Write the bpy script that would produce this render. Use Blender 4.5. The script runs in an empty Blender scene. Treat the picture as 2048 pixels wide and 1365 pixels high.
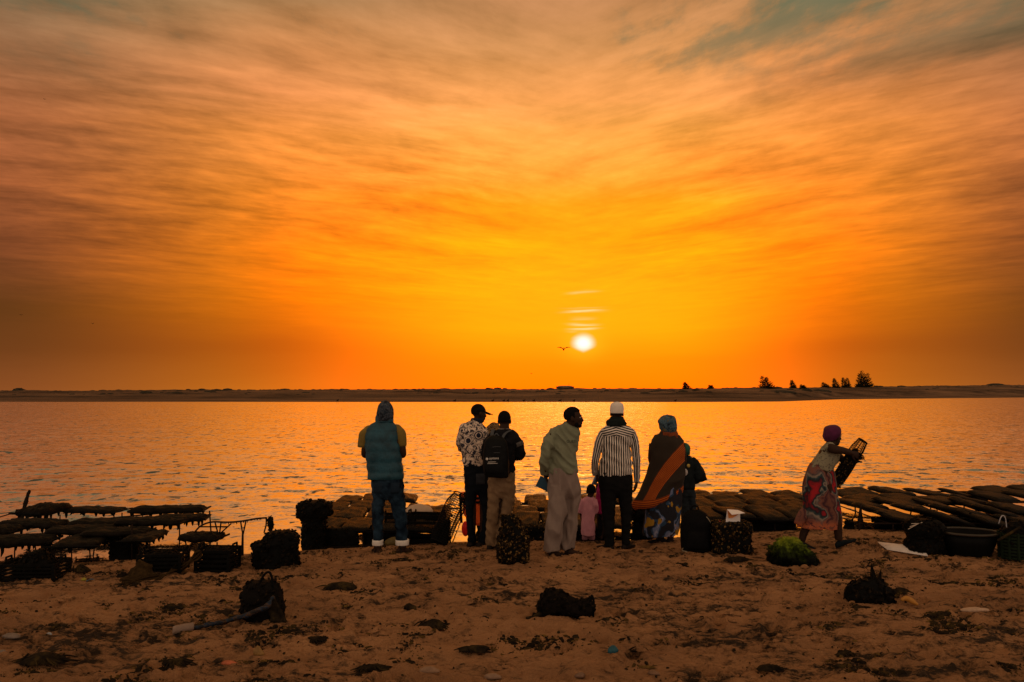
import bpy, bmesh, math, random
import numpy as np
from mathutils import Vector, Matrix, Euler
from mathutils.bvhtree import BVHTree
random.seed(7); np.random.seed(7)
R = math.radians
SC = bpy.context.scene
COL = SC.collection

# ------------------------------------------------------------------ camera
F = 1593.0                       # focal length in pixels of a 2048 wide frame (28 mm on full frame)
CAMZ = 2.10
PITCH = math.atan((783 - 682.5) / F)
cd = bpy.data.cameras.new('camera'); cam = bpy.data.objects.new('camera', cd); COL.objects.link(cam)
cd.lens = 28; cd.sensor_width = 36; cd.clip_start = .1; cd.clip_end = 20000
cam.location = (0, 0, CAMZ); cam.rotation_euler = (R(90) + PITCH, 0, 0)
SC.camera = cam

# ------------------------------------------------------------------ node expression helper
class NT:
    def __init__(s, tree): s.t = tree; s.n = tree.nodes; s.l = tree.links
    def new(s, kind, **kw):
        n = s.n.new(kind)
        for k, v in kw.items(): setattr(n, k, v)
        return n
    def put(s, sock, v):
        if isinstance(v, X): s.l.new(v.s, sock)
        elif isinstance(v, bpy.types.NodeSocket): s.l.new(v, sock)
        else:
            if hasattr(sock.default_value, '__len__') and not hasattr(v, '__len__'): v = (v,) * len(sock.default_value)
            if hasattr(sock.default_value, '__len__') and len(sock.default_value) == 4 and len(v) == 3: v = (*v, 1)
            sock.default_value = v
    def math(s, op, *a):
        n = s.new('ShaderNodeMath', operation=op)
        for i, v in enumerate(a): s.put(n.inputs[i], v)
        return X(s, n.outputs[0])
    def vmath(s, op, *a):
        n = s.new('ShaderNodeVectorMath', operation=op)
        for i, v in enumerate(a): s.put(n.inputs[i], v)
        return X(s, n.outputs['Value' if op in ('DOT_PRODUCT', 'LENGTH') else 'Vector'])
    def noise(s, vec, scale=5, detail=3, rough=.55, dist=0, out='Fac'):
        n = s.new('ShaderNodeTexNoise'); s.put(n.inputs['Vector'], vec)
        for k, v in (('Scale', scale), ('Detail', detail), ('Roughness', rough), ('Distortion', dist)): s.put(n.inputs[k], v)
        return X(s, n.outputs[out])
    def voronoi(s, vec, scale=5, feature='F1', out='Distance', rnd=1.0):
        n = s.new('ShaderNodeTexVoronoi', feature=feature); s.put(n.inputs['Vector'], vec); s.put(n.inputs['Scale'], scale)
        s.put(n.inputs['Randomness'], rnd)
        return X(s, n.outputs[out])
    def ramp(s, fac, stops, interp='LINEAR'):
        n = s.new('ShaderNodeValToRGB'); s.put(n.inputs[0], fac); cr = n.color_ramp; cr.interpolation = interp
        stops = [(p, (c, c, c) if not hasattr(c, '__len__') else c) for p, c in stops]
        while len(cr.elements) < len(stops): cr.elements.new(.5)
        for e, (p, c) in zip(cr.elements, stops): e.position = p
        for e, (p, c) in zip(cr.elements, stops): e.position = p; e.color = (*c[:3], 1)
        return X(s, n.outputs[0])
    def mix(s, f, a, b, mode='MIX'):
        n = s.new('ShaderNodeMix', data_type='RGBA', blend_type=mode, clamp_factor=True)
        s.put(n.inputs[0], f); s.put(n.inputs[6], a); s.put(n.inputs[7], b)
        return X(s, n.outputs[2])
    def smooth(s, v, a, b, lo=0, hi=1):
        n = s.new('ShaderNodeMapRange', interpolation_type='SMOOTHSTEP'); s.put(n.inputs[0], v)
        for i, q in enumerate((a, b, lo, hi)): s.put(n.inputs[i + 1], q)
        return X(s, n.outputs[0])
    def sep(s, v):
        n = s.new('ShaderNodeSeparateXYZ'); s.put(n.inputs[0], v); return [X(s, o) for o in n.outputs]
    def comb(s, x=0, y=0, z=0):
        n = s.new('ShaderNodeCombineXYZ')
        for i, q in enumerate((x, y, z)): s.put(n.inputs[i], q)
        return X(s, n.outputs[0])
    def mapping(s, v, scale=(1, 1, 1), rot=(0, 0, 0), loc=(0, 0, 0)):
        n = s.new('ShaderNodeMapping'); s.put(n.inputs[0], v); s.put(n.inputs[1], loc); s.put(n.inputs[2], rot); s.put(n.inputs[3], scale)
        return X(s, n.outputs[0])
    def coord(s, out='Object'):
        return X(s, s.new('ShaderNodeTexCoord').outputs[out])
    def pos(s): return X(s, s.new('ShaderNodeNewGeometry').outputs['Position'])
    def bump(s, h, strength=.5, dist=.01, normal=None):
        n = s.new('ShaderNodeBump'); s.put(n.inputs['Height'], h); s.put(n.inputs['Strength'], strength); s.put(n.inputs['Distance'], dist)
        if normal is not None: s.put(n.inputs['Normal'], normal)
        return X(s, n.outputs[0])
class X:
    def __init__(s, t, sock): s.t = t; s.s = sock
    def __add__(a, b): return a.t.math('ADD', a, b)
    __radd__ = __add__
    def __sub__(a, b): return a.t.math('SUBTRACT', a, b)
    def __rsub__(a, b): return a.t.math('SUBTRACT', b, a)
    def __mul__(a, b): return a.t.math('MULTIPLY', a, b)
    __rmul__ = __mul__
    def __truediv__(a, b): return a.t.math('DIVIDE', a, b)
    def __rtruediv__(a, b): return a.t.math('DIVIDE', b, a)
    def clamp(a): return a.t.math('MINIMUM', a.t.math('MAXIMUM', a, 0.0), 1.0)

def lin(c):
    return tuple((v / 255 / 12.92 if v <= 10 else ((v / 255 + .055) / 1.055) ** 2.4) for v in c)

# ------------------------------------------------------------------ sky
SUN_AZ = math.atan((1167 - 1024) / F); SUN_EL = R(3.45)
sun_dir = Vector((math.sin(SUN_AZ) * math.cos(SUN_EL), math.cos(SUN_AZ) * math.cos(SUN_EL), math.sin(SUN_EL)))
W = bpy.data.worlds.new('World'); SC.world = W; W.use_nodes = True
def build_world():
    t = NT(W.node_tree); t.n.clear()
    d = t.coord('Generated'); x, y, z = t.sep(d)
    el = t.math('ARCSINE', z) * (180 / math.pi)
    hl = t.math('SQRT', x * x + y * y)
    ca = (x * math.sin(SUN_AZ) + y * math.cos(SUN_AZ)) / t.math('MAXIMUM', hl, 1e-4)
    az = t.math('ARCCOSINE', t.math('MINIMUM', t.math('MAXIMUM', ca, -1.0), 1.0)) * (180 / math.pi)
    saz = (x * math.cos(SUN_AZ) - y * math.sin(SUN_AZ)) / t.math('MAXIMUM', hl, 1e-4)      # sine of the signed azimuth
    # clouds sheared by high wind: two decks of cirrus streaks on a flat layer overhead
    pz = t.math('MAXIMUM', z, 0.0) + .09
    p = t.comb(x / pz, y / pz, 0)
    wob = t.noise(p, .55, 3, .5, out='Color')
    pw = t.vmath('ADD', p, t.vmath('SCALE', t.vmath('SUBTRACT', wob, (.5, .5, .5)), 0)) 
    pw.s.node.inputs[1].links[0].from_node.inputs['Scale'].default_value = .45
    def deck(az_, seed, across, along):
        m = t.mapping(t.mapping(pw, rot=(0, 0, R(az_))), scale=(across, along, 1), loc=(seed, seed * .7, 0))
        return t.noise(m, 1.0, 7, .6, .15)
    left = deck(60, 3.1, 3.7, 1.25); right = deck(-47, 8.7, 3.3, 1.1)
    side = t.smooth(saz, -.16, .12)
    streak = left * (1.0 - side) + right * side
    wisp = deck(64, 1.9, 13.5, 5.2) * (1.0 - side) + deck(-50, 6.2, 12.0, 4.6) * side
    big = t.noise(t.mapping(p, loc=(4.2, 1.3, 0)), .8, 3, .5)
    fine = t.noise(t.mapping(pw, scale=(1, .5, 1), rot=(0, 0, R(20))), 12.0, 6, .65)
    cl = (streak * .50 + big * .16 + wisp * .24 + fine * .10 - .5)
    cover = t.smooth(el, 2.5, 14)
    e = (el + cl * cover * 6.0 + t.noise(t.mapping(d, scale=(5, 5, 40)), 1, 3) * 1.2 - .6) / 90.0
    def S(*q): return [(a / 90.0, lin(c)) for a, c in q]
    c0 = t.ramp(e, S((0, (255, 128, 0)), (2, (255, 138, 0)), (4.5, (255, 166, 0)), (8, (255, 168, 0)), (11, (255, 160, 0)), (13.5, (255, 154, 14)),
                     (17, (255, 170, 66)), (20.5, (245, 160, 82)), (24, (212, 146, 86)), (28, (186, 130, 86)), (45, (176, 130, 84)), (90, (172, 134, 98))))
    c1 = t.ramp(e, S((0, (206, 112, 22)), (3, (190, 92, 10)), (6.6, (236, 122, 0)), (10, (252, 133, 8)), (13.6, (250, 142, 36)), (17, (250, 150, 60)),
                     (20.3, (235, 146, 80)), (24, (206, 138, 82)), (28, (132, 116, 82)), (45, (170, 128, 86)), (90, (172, 134, 98))))
    c2 = t.ramp(e, S((0, (140, 78, 36)), (2.5, (112, 62, 26)), (5, (100, 57, 22)), (9, (126, 68, 36)), (13, (158, 88, 48)), (17, (172, 102, 60)),
                     (20, (160, 106, 68)), (24, (126, 106, 76)), (28, (98, 108, 82)), (45, (160, 124, 88)), (90, (172, 134, 98))))
    c3 = t.ramp(e, S((0, (216, 184, 160)), (6, (222, 190, 166)), (15, (222, 194, 170)), (30, (202, 174, 148)), (55, (178, 142, 110)), (90, (172, 134, 98))))
    def mixf(f, a, b): return t.mix(f, a, b)
    # az of the right side falls off quicker than of the left one
    aa = az * (1.0 + .22 * t.smooth(saz, -.1, .3))
    aa = aa - cl * cover * 14.0
    col = mixf(t.smooth(aa, 5, 23), c0, c1)
    col = mixf(t.smooth(aa, 18, 39), col, c2)
    col = mixf(t.smooth(aa, 45, 125), col, c3)
    # light and shade of the cloud streaks
    g = t.math('MAXIMUM', cl * cover * 3.6 + 1.0, .45)
    col = t.mix(1.0, col, t.comb(t.math('POWER', g, .85), t.math('POWER', g, .80), t.math('POWER', g, .9)), 'MULTIPLY')
    hot = t.smooth(aa, 27, 4) * t.smooth(el, 20, 7)
    col = t.mix(1.0, col, t.comb(hot * 1.2 + 1.0, hot * .10 + 1.0, 1.0), 'MULTIPLY')
    gap = t.smooth(big * .55 + streak * .30 + fine * .15, .465, .385) * t.smooth(el, 18, 26) * t.smooth(az, 110, 60)
    col = t.mix(gap * .68, col, lin((72, 110, 88)))
    # the sun seen through thin low cloud, and the lit bars of cloud above it
    de = el - math.degrees(SUN_EL); da = saz * (180 / math.pi)
    wv = t.noise(t.mapping(d, scale=(14, 14, 160)), 1, 3)
    rr = t.math('SQRT', da * da * 1.55 + (de * 1.5) * (de * 1.5)) + (wv - .5) * .30
    disc = t.smooth(rr, 1.30, .12) * t.smooth(de + t.math('ABSOLUTE', da) * -.45, -.80, -.55)
    bars = None
    for off, wd, th, amp, tilt in ((.97, .95, .09, .9, .02), (1.33, .95, .07, .7, 0), (1.75, .8, .12, .28, .02), (2.28, 1.25, .09, .85, .035), (2.55, 1.3, .06, .2, .03), (3.62, 1.0, .09, .42, .06)):
        q = (de - off - da * tilt + (wv - .5) * .55) / th; h = da / wd
        b = t.math('EXPONENT', (q * q + t.math('POWER', t.math('ABSOLUTE', h), 3.0)) * -1.0) * amp
        bars = b if bars is None else bars + b
    glow = t.math('EXPONENT', (rr * rr) * -.38) * .55
    col = t.mix(glow.clamp(), col, (1.15, .58, .01))
    col = t.mix((bars * .72).clamp(), col, (1.05, .86, .42))
    col = t.mix(disc.clamp(), col, (1.25, 1.16, 1.04))
    sky = t.new('ShaderNodeTexSky', sky_type='NISHITA'); sky.sun_disc = False
    sky.sun_elevation = SUN_EL; sky.sun_rotation = SUN_AZ; sky.dust_density = 4
    bg = t.new('ShaderNodeBackground'); t.put(bg.inputs[0], col); bg.inputs[1].default_value = 1.0
    bg2 = t.new('ShaderNodeBackground'); t.l.new(sky.outputs[0], bg2.inputs[0]); bg2.inputs[1].default_value = .001
    add = t.new('ShaderNodeAddShader'); t.l.new(bg.outputs[0], add.inputs[0]); t.l.new(bg2.outputs[0], add.inputs[1])
    out = t.new('ShaderNodeOutputWorld'); t.l.new(add.outputs[0], out.inputs[0])
build_world()
W.cycles.sampling_method = 'MANUAL'; W.cycles.sample_map_resolution = 1024

# ------------------------------------------------------------------ sun lamp
ld = bpy.data.lights.new('sun', 'SUN'); ld.energy = .05; ld.angle = R(12); ld.color = (1.0, .56, .2)
sun = bpy.data.objects.new('sun', ld); COL.objects.link(sun)
sun.rotation_euler = (-sun_dir).to_track_quat('-Z', 'Y').to_euler()
SC.view_settings.view_transform = 'Standard'; SC.view_settings.look = 'None'
SC.view_settings.exposure = 0; SC.view_settings.gamma = 1; SC.view_settings.use_curve_mapping = False
SC.render.engine = 'CYCLES'; SC.cycles.max_bounces = 6; SC.cycles.use_denoising = True
SC.cycles.transparent_max_bounces = 12

# ------------------------------------------------------------------ pixels to places
def ray(px, py):
    dx = (px - 1024) / F; dz = -(py - 682.5) / F
    c, s = math.cos(PITCH), math.sin(PITCH)
    return Vector((dx, c - dz * s, s + dz * c))
def at_z(px, py, z):
    r = ray(px, py); k = (z - CAMZ) / r.z
    return Vector((r.x * k, r.y * k, z))
def at_y(px, py, y):
    r = ray(px, py); k = y / r.y
    return Vector((r.x * k, y, CAMZ + r.z * k))

# ------------------------------------------------------------------ numpy noise
_perm = np.random.RandomState(3).permutation(256); _perm = np.concatenate([_perm, _perm, _perm])
_grad = np.random.RandomState(4).normal(size=(256, 3)); _grad /= np.linalg.norm(_grad, axis=1)[:, None]
def perlin(x, y, z=0.0):
    x, y, z = np.broadcast_arrays(np.asarray(x, float), np.asarray(y, float), np.asarray(z, float))
    xi, yi, zi = np.floor(x).astype(int), np.floor(y).astype(int), np.floor(z).astype(int)
    xf, yf, zf = x - xi, y - yi, z - zi
    u, v, w = [q * q * q * (q * (q * 6 - 15) + 10) for q in (xf, yf, zf)]
    def g(a, b, c):
        h = _perm[_perm[_perm[(xi + a) & 255] + ((yi + b) & 255)] + ((zi + c) & 255)]
        gr = _grad[h]
        return gr[..., 0] * (xf - a) + gr[..., 1] * (yf - b) + gr[..., 2] * (zf - c)
    l = lambda t, a, b: a + t * (b - a)
    return l(w, l(v, l(u, g(0, 0, 0), g(1, 0, 0)), l(u, g(0, 1, 0), g(1, 1, 0))),
                l(v, l(u, g(0, 0, 1), g(1, 0, 1)), l(u, g(0, 1, 1), g(1, 1, 1)))) * 1.6
def fbm(x, y, z=0.0, o=4):
    s, a = 0, 1
    for i in range(o): s = s + a * perlin(x * 2 ** i, y * 2 ** i, z * 2 ** i + 7.3 * i); a *= .5
    return s

# ------------------------------------------------------------------ mesh helpers
def tag(o, label=None, cat=None, group=None, kind=None):
    for k, v in (('label', label), ('category', cat), ('group', group), ('kind', kind)):
        if v: o[k] = v
    return o
def empty(name, loc=(0, 0, 0), rz=0, label=None, cat=None, group=None):
    o = bpy.data.objects.new(name, None); COL.objects.link(o); o.location = loc; o.rotation_euler = (0, 0, rz)
    o.empty_display_size = .1
    return tag(o, label, cat, group)
def link(name, me, mats=(), parent=None, smooth=True):
    for m in (mats if isinstance(mats, (list, tuple)) else [mats]): me.materials.append(m)
    if smooth: me.polygons.foreach_set('use_smooth', [True] * len(me.polygons))
    o = bpy.data.objects.new(name, me); COL.objects.link(o)
    if parent: o.parent = parent
    return o
class MB:
    def __init__(s): s.v = []; s.f = []; s.uv = []; s.mi = []
    def add(s, verts, faces, mi=0, uvs=None):
        b = len(s.v); s.v += [tuple(q) for q in verts]
        for k, f in enumerate(faces):
            s.f.append(tuple(b + i for i in f)); s.mi.append(mi)
            s.uv.append(uvs[k] if uvs else [(0, 0)] * len(f))
        return s
    def grid(s, rings, closed=True, caps=True, mi=0):
        n = len(rings[0]); m = len(rings); V = [tuple(p) for r in rings for p in r]; Fc = []; U = []
        cum = [0.0]
        for i in range(1, m): cum.append(cum[-1] + (Vector(rings[i][0]) - Vector(rings[i - 1][0])).length)
        per = [sum((Vector(r[j]) - Vector(r[(j + 1) % n])).length for j in range(n)) for r in rings]
        pm = max(per)
        for i in range(m - 1):
            for j in range(n if closed else n - 1):
                k = (j + 1) % n
                Fc.append((i * n + j, i * n + k, (i + 1) * n + k, (i + 1) * n + j))
                u0, u1 = j / n * pm, (j + 1) / n * pm
                U.append([(u0, cum[i]), (u1, cum[i]), (u1, cum[i + 1]), (u0, cum[i + 1])])
        if caps and closed:
            Fc.append(tuple(reversed(range(n)))); U.append([(0, 0)] * n)
            Fc.append(tuple(range((m - 1) * n, m * n))); U.append([(0, 0)] * n)
        return s.add(V, Fc, mi, U)
    def box(s, c, size, rot=None, mi=0):
        h = [q / 2 for q in size]; V = [Vector((a * h[0], b * h[1], d * h[2])) for a in (-1, 1) for b in (-1, 1) for d in (-1, 1)]
        if rot is not None: V = [rot @ q for q in V]
        V = [q + Vector(c) for q in V]
        return s.add(V, [(0, 1, 3, 2), (4, 6, 7, 5), (0, 4, 5, 1), (2, 3, 7, 6), (0, 2, 6, 4), (1, 5, 7, 3)], mi)
    def tube(s, pts, rad, n=8, mi=0, caps=True):
        return s.grid(tube_rings(pts, rad, n), True, caps, mi)
    def ell(s, c, r, rot=None, n=12, m=8, mi=0):
        rings = []
        for i in range(m + 1):
            a = -math.pi / 2 + math.pi * (i + .001) / (m + .002)
            ring = []
            for j in range(n):
                b = 2 * math.pi * j / n
                q = Vector((r[0] * math.cos(a) * math.cos(b), r[1] * math.cos(a) * math.sin(b), r[2] * math.sin(a)))
                if rot is not None: q = rot @ q
                ring.append(q + Vector(c))
            rings.append(ring)
        return s.grid(rings, True, True, mi)
    def mesh(s, name):
        me = bpy.data.meshes.new(name); me.from_pydata(s.v, [], s.f)
        uvl = me.uv_layers.new(name='UVMap'); flat = [c for f in s.uv for p in f for c in p]; uvl.data.foreach_set('uv', flat)
        me.polygons.foreach_set('material_index', s.mi); me.update()
        return me
    def build(s, name, mats, parent=None, smooth=True): return link(name, s.mesh(name), mats, parent, smooth)
def spline(pts, k=4):
    """Catmull-Rom through pts, k steps per span; works on vectors of any length."""
    P = [np.array(p, float) for p in pts]
    if len(P) < 3: return [P[0] + (P[1] - P[0]) * i / k for i in range(k + 1)]
    Q = [2 * P[0] - P[1]] + P + [2 * P[-1] - P[-2]]; out = []
    for i in range(1, len(Q) - 2):
        for j in range(k):
            t = j / k; a, b, c, d = Q[i - 1:i + 3]
            out.append(.5 * (2 * b + (c - a) * t + (2 * a - 5 * b + 4 * c - d) * t * t + (3 * b - a - 3 * c + d) * t ** 3))
    return out + [P[-1]]
def tube_rings(pts, rad, n=8):
    P = [Vector(p) for p in pts]; m = len(P)
    if not hasattr(rad, '__len__'): rad = [rad] * m
    up = None; rings = []
    for i in range(m):
        d = (P[min(i + 1, m - 1)] - P[max(i - 1, 0)]).normalized()
        if up is None:
            up = Vector((0, 0, 1)) if abs(d.z) < .9 else Vector((0, 1, 0))
            up = (up - d * up.dot(d)).normalized()
        else:
            up = (up - d * up.dot(d)); up = up.normalized() if up.length > 1e-5 else d.orthogonal().normalized()
        sd = d.cross(up); r = rad[i]; ra, rb = (r if hasattr(r, '__len__') else (r, r))
        rings.append([P[i] + sd * (ra * math.cos(2 * math.pi * j / n)) + up * (rb * math.sin(2 * math.pi * j / n)) for j in range(n)])
    return rings

# ------------------------------------------------------------------ materials
def mat(name, base, rough=.8, var=.25, vscale=12, bump=0, bscale=60, spec=.3, bdist=.01, metal=0):
    m = bpy.data.materials.new(name); m.use_nodes = True; t = NT(m.node_tree)
    b = m.node_tree.nodes['Principled BSDF']; co = t.coord('Object')
    if var:
        nz = t.noise(co, vscale, 4, .6)
        c = t.mix(1.0, base, t.ramp(nz, [(.3, 1 - var), (.7, 1 + var)]), 'MULTIPLY'); t.put(b.inputs['Base Color'], c)
    else: t.put(b.inputs['Base Color'], base)
    b.inputs['Roughness'].default_value = rough; b.inputs['Specular IOR Level'].default_value = spec; b.inputs['Metallic'].default_value = metal
    if bump: t.put(b.inputs['Normal'], t.bump(t.noise(co, bscale, 4, .6), bump, bdist))
    return m
def pmat(name, fn, rough=.8, spec=.25):
    """A material whose base colour (and perhaps normal) comes from fn(t) -> colour or (colour, normal)."""
    m = bpy.data.materials.new(name); m.use_nodes = True; t = NT(m.node_tree); b = m.node_tree.nodes['Principled BSDF']
    r = fn(t)
    if isinstance(r, tuple): t.put(b.inputs['Normal'], r[1]); r = r[0]
    t.put(b.inputs['Base Color'], r); b.inputs['Roughness'].default_value = rough; b.inputs['Specular IOR Level'].default_value = spec
    return m

# ------------------------------------------------------------------ shoreline and sand
_sp = [(-400, 1160), (0, 1137), (150, 1126), (290, 1118), (450, 1110), (600, 1102), (750, 1094), (900, 1084), (1100, 1082), (1250, 1082), (1400, 1072), (1500, 1064),
       (1600, 1061), (1700, 1060), (1850, 1058), (2048, 1056), (2500, 1052)]
_sw = [at_z(a, b, 0) for a, b in _sp]; _sx = np.array([q.x for q in _sw]); _sy = np.array([q.y for q in _sw])
def shore(x):
    x = np.asarray(x, float)
    return np.interp(x, _sx, _sy) + np.where(x < _sx[0], (x - _sx[0]) * .12, 0) + np.where(x > _sx[-1], (x - _sx[-1]) * .05, 0)
def sand_base(x, y):
    d = shore(x) - y
    return np.where(d > 0, .30 * (1 - np.exp(-np.maximum(d, 0) / 2.6)) + .012 * np.maximum(d - 6, 0) * 0, np.maximum(.13 * d, -.9))
def sand_z(x, y):
    return float(sand_base(x, y))
def at_sand(px, py):
    z = .1
    for _ in range(12):
        p = at_z(px, py, z); z = sand_z(p.x, p.y)
    return Vector((p.x, p.y, z))

def build_sand():
    xs = np.concatenate([-np.geomspace(60, 7.62, 30)[:-1] if False else -np.geomspace(80, 7.6, 26)[:-1], np.arange(-7.6, 7.6001, .019), np.geomspace(7.6, 80, 26)[1:]])
    ys = np.concatenate([-np.geomspace(60, .5, 14), np.linspace(0, 4.4, 40), np.arange(4.42, 12.6, .019), np.geomspace(12.7, 60, 20)])
    Xg, Yg = np.meshgrid(xs, ys)
    base = sand_base(Xg, Yg); d = shore(Xg) - Yg
    dry = np.clip(d / .5, 0, 1) * .85 + .05
    wx, wy = Xg + .12 * perlin(Xg * 2.2, Yg * 2.2, 3), Yg + .12 * perlin(Xg * 2.2, Yg * 2.2, 9)
    h = .034 * fbm(Xg * .5, Yg * .8, 1, 2) + .022 * fbm(wx * 2.1, wy * 3.2, 2, 3)
    rid = 1 - np.abs(fbm(wx * 3.1, wy * 5.5, 5, 3)); h += .055 * (rid ** 2 - .5) * np.clip(.5 + fbm(Xg * .7, Yg * .7, 8, 2), 0, 1)
    h += .018 * fbm(wx * 9, wy * 15, 6, 3)
    # footprints
    rs = np.random.RandomState(11); foot = np.zeros_like(h)
    for _ in range(760):
        fx, fy = rs.uniform(-6.5, 6.5), rs.uniform(4.6, 11.5)
        if shore(fx) - fy < .25: continue
        a = rs.normal(math.pi / 2, .9); ca, sa = math.cos(a), math.sin(a); L, Wd = rs.uniform(.12, .17), rs.uniform(.05, .075); dep = rs.uniform(.022, .050)
        i0, i1 = np.searchsorted(ys, [fy - .3, fy + .3]); j0, j1 = np.searchsorted(xs, [fx - .3, fx + .3])
        sx_, sy_ = Xg[i0:i1, j0:j1] - fx, Yg[i0:i1, j0:j1] - fy
        q = ((sx_ * ca + sy_ * sa) / L) ** 2 + ((-sx_ * sa + sy_ * ca) / Wd) ** 2
        foot[i0:i1, j0:j1] += -dep * np.exp(-q ** 1.5) + dep * .55 * np.exp(-((np.sqrt(q) - 1.25) / .25) ** 2)
    h += foot
    z = base + h * dry
    me = bpy.data.meshes.new('sand'); nv = Xg.size
    me.vertices.add(nv); me.vertices.foreach_set('co', np.stack([Xg, Yg, z], -1).ravel())
    ny, nx = Xg.shape; i = np.arange(nv).reshape(ny, nx)
    q = np.stack([i[:-1, :-1], i[:-1, 1:], i[1:, 1:], i[1:, :-1]], -1).reshape(-1, 4)
    me.loops.add(q.size); me.loops.foreach_set('vertex_index', q.ravel()); me.polygons.add(len(q))
    me.polygons.foreach_set('loop_start', np.arange(0, q.size, 4)); me.polygons.foreach_set('loop_total', np.full(len(q), 4)); me.update()
    def fn(t):
        p = t.pos(); x, y, z_ = t.sep(p)
        n1 = t.noise(t.mapping(p, scale=(1, 1.5, 1)), 1.1, 5, .6); n2 = t.noise(t.mapping(p, scale=(1, 1.6, 1)), 7, 6, .68, .6); n3 = t.noise(p, 260, 3, .7)
        c = t.ramp(n1, [(.28, (.31, .148, .062)), (.5, (.46, .226, .096)), (.72, (.57, .285, .122))])
        dirt = t.smooth(n2 + (n1 - .5) * -.25, .56, .72)
        c = t.mix(dirt * .75, c, (.075, .046, .022))
        # trodden-in scraps of weed and damp silt, plus shade of hollows painted into the colour: streaky dark mottling, thick in places and absent in others
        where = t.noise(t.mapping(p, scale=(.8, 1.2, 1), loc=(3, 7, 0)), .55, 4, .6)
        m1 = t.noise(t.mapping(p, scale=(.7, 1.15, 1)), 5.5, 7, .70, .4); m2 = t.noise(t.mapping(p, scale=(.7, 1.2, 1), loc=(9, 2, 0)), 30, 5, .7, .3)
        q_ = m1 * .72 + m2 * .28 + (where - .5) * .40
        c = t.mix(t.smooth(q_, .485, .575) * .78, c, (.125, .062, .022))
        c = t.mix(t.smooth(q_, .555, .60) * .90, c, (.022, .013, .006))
        c = t.mix(1.0, c, t.ramp(n3, [(.25, .72), (.75, 1.22)]), 'MULTIPLY')
        wet = t.smooth(z_, .07, .015)
        c = t.mix(wet * .45, c, t.mix(1.0, c, (.42, .40, .38), 'MULTIPLY'))
        h_ = t.noise(t.mapping(p, scale=(1, 1.4, 1)), 38, 5, .65) * .7 + n3 * .25 + t.noise(t.mapping(p, scale=(1, 2, 1)), 12, 4, .6) * .9
        m.node_tree.nodes['Principled BSDF']
        t.put(m.node_tree.nodes['Principled BSDF'].inputs['Roughness'], wet * -.45 + .9)
        return c, t.bump(h_, 1.0, .055)
    m = bpy.data.materials.new('sand'); m.use_nodes = True
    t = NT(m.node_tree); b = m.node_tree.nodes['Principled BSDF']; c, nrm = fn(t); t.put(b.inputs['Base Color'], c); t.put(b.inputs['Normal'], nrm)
    b.inputs['Specular IOR Level'].default_value = .25
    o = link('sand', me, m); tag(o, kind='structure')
    flat = z.reshape(ny, nx)
    return (xs, ys, flat)
SAND = build_sand()
def ground(x, y):
    xs, ys, zz = SAND
    i = min(max(int(np.searchsorted(ys, y)), 1), len(ys) - 1); j = min(max(int(np.searchsorted(xs, x)), 1), len(xs) - 1)
    return float(max(zz[i, j], zz[i - 1, j], zz[i, j - 1], zz[i - 1, j - 1]))
def gpx(px, py):
    p = at_sand(px, py); return Vector((p.x, p.y, ground(p.x, p.y)))

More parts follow.
